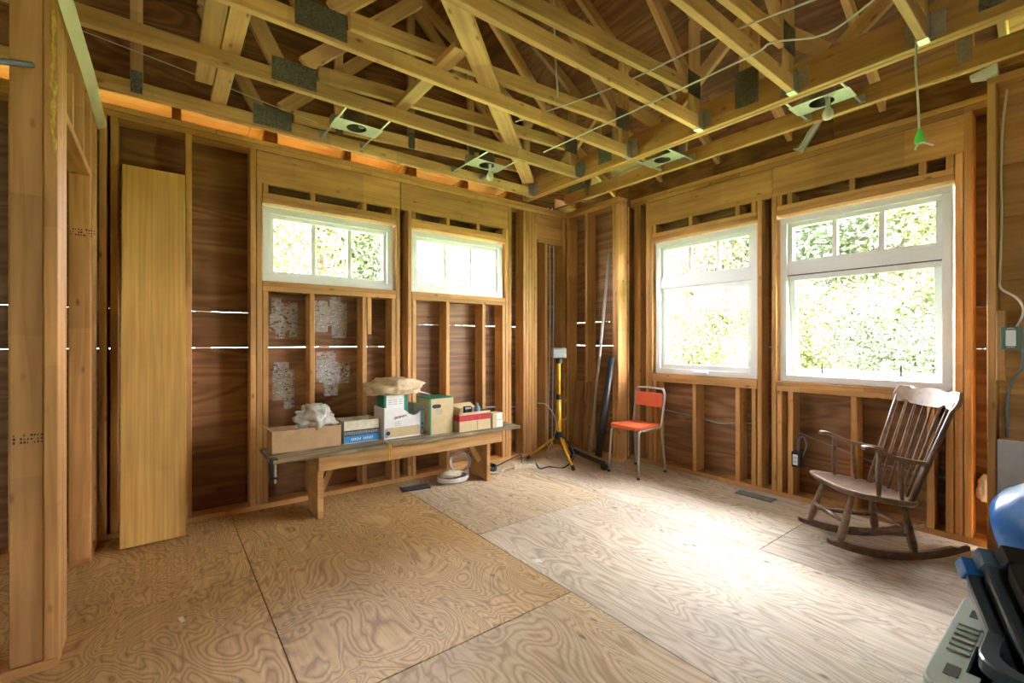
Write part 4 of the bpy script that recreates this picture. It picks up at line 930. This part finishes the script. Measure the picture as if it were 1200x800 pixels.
# recessed light pans
def light_pan(c, along, labels, bulb, span):
    """galvanised pan between two timbers; along is the pan's long direction, bars run across it"""
    c = Vector(c); a = Vector(along); b = Vector((-a.y, a.x, 0)); 
    r = root('recessed_light', c, labels, 'light fixture', 'recessed light pans in the open ceiling')
    def X(p, q, z): return c + a * p + b * q + Vector((0, 0, z))
    n = 28; R = .068; outer = []; inner = []
    for i in range(n):
        t = 2 * math.pi * i / n; ct, st = math.cos(t), math.sin(t)
        k = min(.165 / max(abs(ct), 1e-6), .085 / max(abs(st), 1e-6)); outer.append((ct * k, st * k)); inner.append((ct * R, st * R))
    mb = MB(); vs_ = [X(p, q, 0) for p, q in outer] + [X(p, q, 0) for p, q in inner] + [X(p, q, .0015) for p, q in outer] + [X(p, q, .0015) for p, q in inner]
    fs = []
    for i in range(n):
        j = (i + 1) % n; fs += [(i, j, n + j, n + i), (2 * n + i, 3 * n + i, 3 * n + j, 2 * n + j), (i, 2 * n + i, 2 * n + j, j), (n + i, n + j, 3 * n + j, 3 * n + i)]
    mb.add(vs_, fs).build('pan', 'galv', r)
    MB().lathe([(.068, .0), (.068, .11), (.066, .11), (.066, .0)], c, 28).build('can', 'chrome', r, smooth=True)
    MB().lathe([(0, .108), (.066, .108), (.066, .111), (0, .111)], c, 28).build('can_top', 'galv', r)
    for s in (-1, 1):
        MB().tube([X(s * .15, -span / 2, .006), X(s * .15, span / 2, .006)], .007, 6).build('hanger_bar', 'galv', r)
        for e in (-1, 1): MB().box(*[tuple(map(f, zip(X(s * .15 - .025, e * span / 2 - .004, -.004), X(s * .15 + .025, e * span / 2 + .004, .05)))) for f in (min, max)]).build('bar_foot', 'galv', r)
    MB().box(*[tuple(map(f, zip(X(-.16, .04, .003), X(-.08, .10, .075)))) for f in (min, max)]).build('junction_box', 'galv', r, bevel=.003)
    sock = MB().lathe([(0, .04), (.02, .04), (.02, .0), (.014, -.0), (0, 0)], X(.035, 0, .015), 14).build('socket', 'chrome', r)
    if bulb:
        MB().lathe([(.013, .02), (.013, -.045), (.018, -.055), (.028, -.07), (.032, -.088), (.030, -.106), (.020, -.120), (0, -.126)], X(.035, 0, .0), 20).build('bulb', 'bulb', r, smooth=True)
    return r
light_pan((1.10, 3.24, 2.755), (1, 0, 0), 'recessed light pan with empty can between the last two trusses', False, .60)
light_pan((2.22, 3.24, 2.755), (1, 0, 0), 'recessed light pan with dangling round bulb between the last two trusses', True, .60)
light_pan((3.32, 2.25, 2.757), (0, -1, 0), 'recessed light pan without bulb between girder and drop truss', False, .40)
light_pan((3.32, 1.09, 2.757), (0, -1, 0), 'recessed light pan with white bulb between girder and drop truss', True, .40)

# ------------------------------------------------------------------ left partition details
pts = [onX(70, -8, PX + .012), onX(80, 25, PX + .02), onX(93, 65, PX + .03), onX(104, 100, PX + .03), onX(112, 130, PX + .02), onX(118, 152, PX + .012)]
cl = curve(pts, 5); vv = []; ff = []
for i, p in enumerate(cl):
    t = i / (len(cl) - 1); w = .075 * (1 - .72 * t) + .004; vv += [p + Vector((-.01, -w, -.01)), p + Vector((.02 + .012 * math.sin(i * .8), w * .2, .015)), p + Vector((.03, w, .03))]
for i in range(len(cl) - 1):
    for j in (0, 1): a = 3 * i + j; ff.append((a, a + 1, a + 4, a + 3))
o = MB().add(vv, ff).build('plastic_strip', 'strip', smooth=True); tag(o, 'milky torn plastic strip hanging from the partition top', 'plastic strip')
# squeezed-out foam bead along the end stud
bm = MB(); P = []
for i in range(60):
    z = 1.95 + i * .0235; P.append(Vector((PX - .012 + .008 * mnoise.noise(Vector((i * .35, 0, 0))), 2.428 + .004 * mnoise.noise(Vector((0, i * .4, 0))), z)))
MB().tube(P, [max(.002, .004 + .009 * mnoise.noise(Vector((i * .5, 3, 1))) + .002 * (i % 3)) for i in range(60)], 7).build('foam_bead', 'foam', E2.o, smooth=True)
pp = [onY(38, 76, 2.44), onY(10, 73, 2.40), onY(-40, 66, 2.30)]
o = tubeobj('conduit', pp, .011, 'cableb', None, 10); tag(o, 'grey blue pipe stub passing through the partition stud', 'pipe')
def stamp(par, org, du, dv, nx, ny, s=.006):
    """rows of inked grading marks"""
    org, du, dv = Vector(org), Vector(du), Vector(dv); mb = MB()
    n = du.cross(dv).normalized() * .0004
    for i in range(nx):
        for j in range(ny):
            if random.random() < .25: continue
            o = org + du * (i * s * 1.5) + dv * (j * s * 2.2); w = s * random.uniform(.4, 1.1); h = s * random.uniform(.8, 1.6)
            mb.prism([o, o + du * w, o + du * w + dv * h, o + dv * h], n)
    return mb.build('grade_stamp', 'ink', par)
stamp(E2.o, onY(15, 521, 2.4405), (1, 0, 0), (0, 0, 1), 9, 3); stamp(E1.o, onY(82, 275, 3.4425), (1, 0, 0), (0, 0, 1), 10, 3, .007)

# ------------------------------------------------------------------ right-hand clutter
bx = root('brown_box', (3.56, .0, 0), 'plain brown cardboard box on the floor against the near right wall', 'box')
MB().box((3.44, -.42, 0), (3.715, .335, .335)).build('carton_body', 'card', bx, bevel=.004)
o = board('grey_card', None, (3.645, .355, .52), (3.645, -.45, .52), .012, .365, 'greycard', bev=0); tag(o, 'grey corrugated cardboard sheet standing on the brown box', 'cardboard')
o = blob('insulation_tuft', 'insul', (3.985, .437, .34), .04, .035, .075, 11, .55); tag(o, 'tuft of white insulation stuffed between studs of the right wall', 'insulation')
tp = root('corner_bracket', (3.72, .42, 2.74), 'white plastic bracket at the top of the near right wall', 'bracket')
MB().prism([(3.70, .41, 2.74), (3.70, .47, 2.755), (3.70, .47, 2.775), (3.70, .36, 2.80), (3.70, .36, 2.74)], (.06, 0, 0)).build('bracket_body', 'vinyl', tp)
board('short_plate', C2.o, (XB2 + .05, -.5, 2.80), (XB2 + .05, .38, 2.80), .09, .05, 'stud')

def rrect(x0, x1, y0, y1, r, z, n=6):
    out = []
    for cx, cy, a0 in ((x1 - r, y1 - r, 0), (x0 + r, y1 - r, 90), (x0 + r, y0 + r, 180), (x1 - r, y0 + r, 270)):
        for i in range(n + 1):
            a = math.radians(a0 + 90 * i / n); out.append(Vector((cx + r * math.cos(a), cy + r * math.sin(a), z)))
    return out
def loft(mb, rings, cap0=True, cap1=True):
    n = len(rings[0]); k0 = len(mb.v)
    for r in rings: mb.v += r
    for i in range(len(rings) - 1):
        for j in range(n): a = k0 + i * n + j; b = k0 + i * n + (j + 1) % n; mb.f.append((a, b, b + n, a + n))
    if cap0: mb.f.append(tuple(k0 + j for j in reversed(range(n))))
    if cap1: mb.f.append(tuple(k0 + (len(rings) - 1) * n + j for j in range(n)))
    return mb
def tote(name, label, x0, x1, y0, y1, h, mbody, mrim, z0=0.0, rim=.05, r=.06, group=None):
    t = root(name, ((x0 + x1) / 2, (y0 + y1) / 2, z0), label, 'storage tote', group); s = .035
    rings = [rrect(x0 + s, x1 - s, y0 + s, y1 - s, r, z0), rrect(x0 + .006, x1 - .006, y0 + .006, y1 - .006, r, z0 + h - .04), rrect(x0 + .006, x1 - .006, y0 + .006, y1 - .006, r, z0 + h - .012),
             rrect(x0 + .012, x1 - .012, y0 + .012, y1 - .012, r, z0 + h - .012), rrect(x0 + s + .005, x1 - s - .005, y0 + s + .005, y1 - s - .005, r, z0 + .006)]
    loft(MB(), rings).build('tub_body', mbody, t, smooth=False)
    rr = [rrect(x0 - .012, x1 + .012, y0 - .012, y1 + .012, r, z0 + h - .035), rrect(x0 - .012, x1 + .012, y0 - .012, y1 + .012, r, z0 + h - .004), rrect(x0 - .008, x1 + .008, y0 - .008, y1 + .008, r, z0 + h),
          rrect(x0 + rim, x1 - rim, y0 + rim, y1 - rim, max(r - rim * .5, .02), z0 + h), rrect(x0 + rim, x1 - rim, y0 + rim, y1 - rim, max(r - rim * .5, .02), z0 + h - .02)]
    loft(MB(), rr, False, False).build('rim', mrim, t)
    return t
ta = tote('storage_tote', 'large dark tote with a broad pale grey green rim at the room edge', 1.50, 2.13, -.20, .268, .40, 'black', 'sage', rim=.055)
for px_, py_ in ((1.60, .235), (1.98, .235)): MB().box((px_ - .028, py_ - .014, .4002), (px_ + .028, py_ + .014, .401)).build('latch_slot', 'black', ta)
for k in range(6): MB().box((1.70 + k * .035, .215, .400), (1.715 + k * .035, .262, .406)).build('rim_rib', 'sage', ta, bevel=.002)
for a, b in ((1.52, 1.62), (1.78, 1.88)): MB().box((a, .185, .392), (b, .214, .4005)).build('rim_step', 'sage', ta, bevel=.003)
tb = tote('storage_tote', 'blue grey tub nested inside the pale rimmed tote', 1.60, 2.08, -.18, .185, .40, 'bluegrey', 'dkgrey', z0=.045, rim=.022, r=.09)
def lid(label, P1, e1, e2, L1, L2, mm, knob):
    e1 = Vector(e1).normalized(); e2 = Vector(e2); e2 = (e2 - e1 * e2.dot(e1)).normalized(); e3 = e1.cross(e2); 
    W = Matrix(((e1.x, e2.x, e3.x, 0), (e1.y, e2.y, e3.y, 0), (e1.z, e2.z, e3.z, 0), (0, 0, 0, 1))); W.translation = Vector(P1)
    l = root('tote_lid', P1, label, 'lid')
    rg = [rrect(.012, L1 - .012, .012, L2 - .012, .05, -.05), rrect(0, L1, 0, L2, .055, -.012), rrect(0, L1, 0, L2, .055, .0), rrect(.006, L1 - .006, .006, L2 - .006, .05, .005), rrect(.022, L1 - .022, .022, L2 - .022, .045, .005), rrect(.04, L1 - .04, .04, L2 - .04, .04, -.018), rrect(.07, L1 - .07, .07, L2 - .07, .03, -.018), rrect(.082, L1 - .082, .082, L2 - .082, .03, .0)]
    b = loft(MB(), rg); b.v = [W @ p for p in b.v]; b.build('lid_panel', mm, l)
    kb = MB().box((-.016, -.004, -.03), (.034, .048, .014)); kb.v = [W @ p for p in kb.v]; kb.build('latch_knob', knob, l, bevel=.004)
    return l
LE1 = Vector((-.69, -.38, -.62)); LE2 = Vector((.62, -.74, .02)); LE3 = LE1.cross(LE2).normalized()
LP = Vector((1.93, .262, .565))
lid('dark grey tote lid with blue latch standing in the nested tub, outermost', LP, LE1, LE2, .38, .44, 'dkgrey', 'bluep')
lid('dark grey tote lid with grey latch lying over the blue latched lid', LP + LE3 * .056 + LE2 * .022, LE1, LE2, .38, .44, 'dkgrey', 'bluegrey')
lid('black tote lid on top of two dark grey lids', LP + LE3 * .112 + LE2 * .05 + LE1 * .02, LE1, LE2, .38, .44, 'blackm', 'black')
td = tote('storage_tote', 'black tote standing against the pale rimmed tote, with a blue tub on it', 2.25, 2.80, -.50, .03, .42, 'black', 'black')
ub = root('blue_tub', (2.45, -.05, .43), 'bright blue rounded plastic tub tipped on its side', 'tub')
ax = Vector((.25, .80, -.42)).normalized()
MB().lathe([(0, .0), (.13, .0), (.165, -.012), (.185, -.05), (.195, -.12), (.215, -.36), (.235, -.365), (.235, -.385), (.208, -.385), (.188, -.12), (.15, -.02), (0, -.015)], Vector((2.36, .165, .54)), 36, ax).build('tub_body', 'bluep', ub, smooth=True)
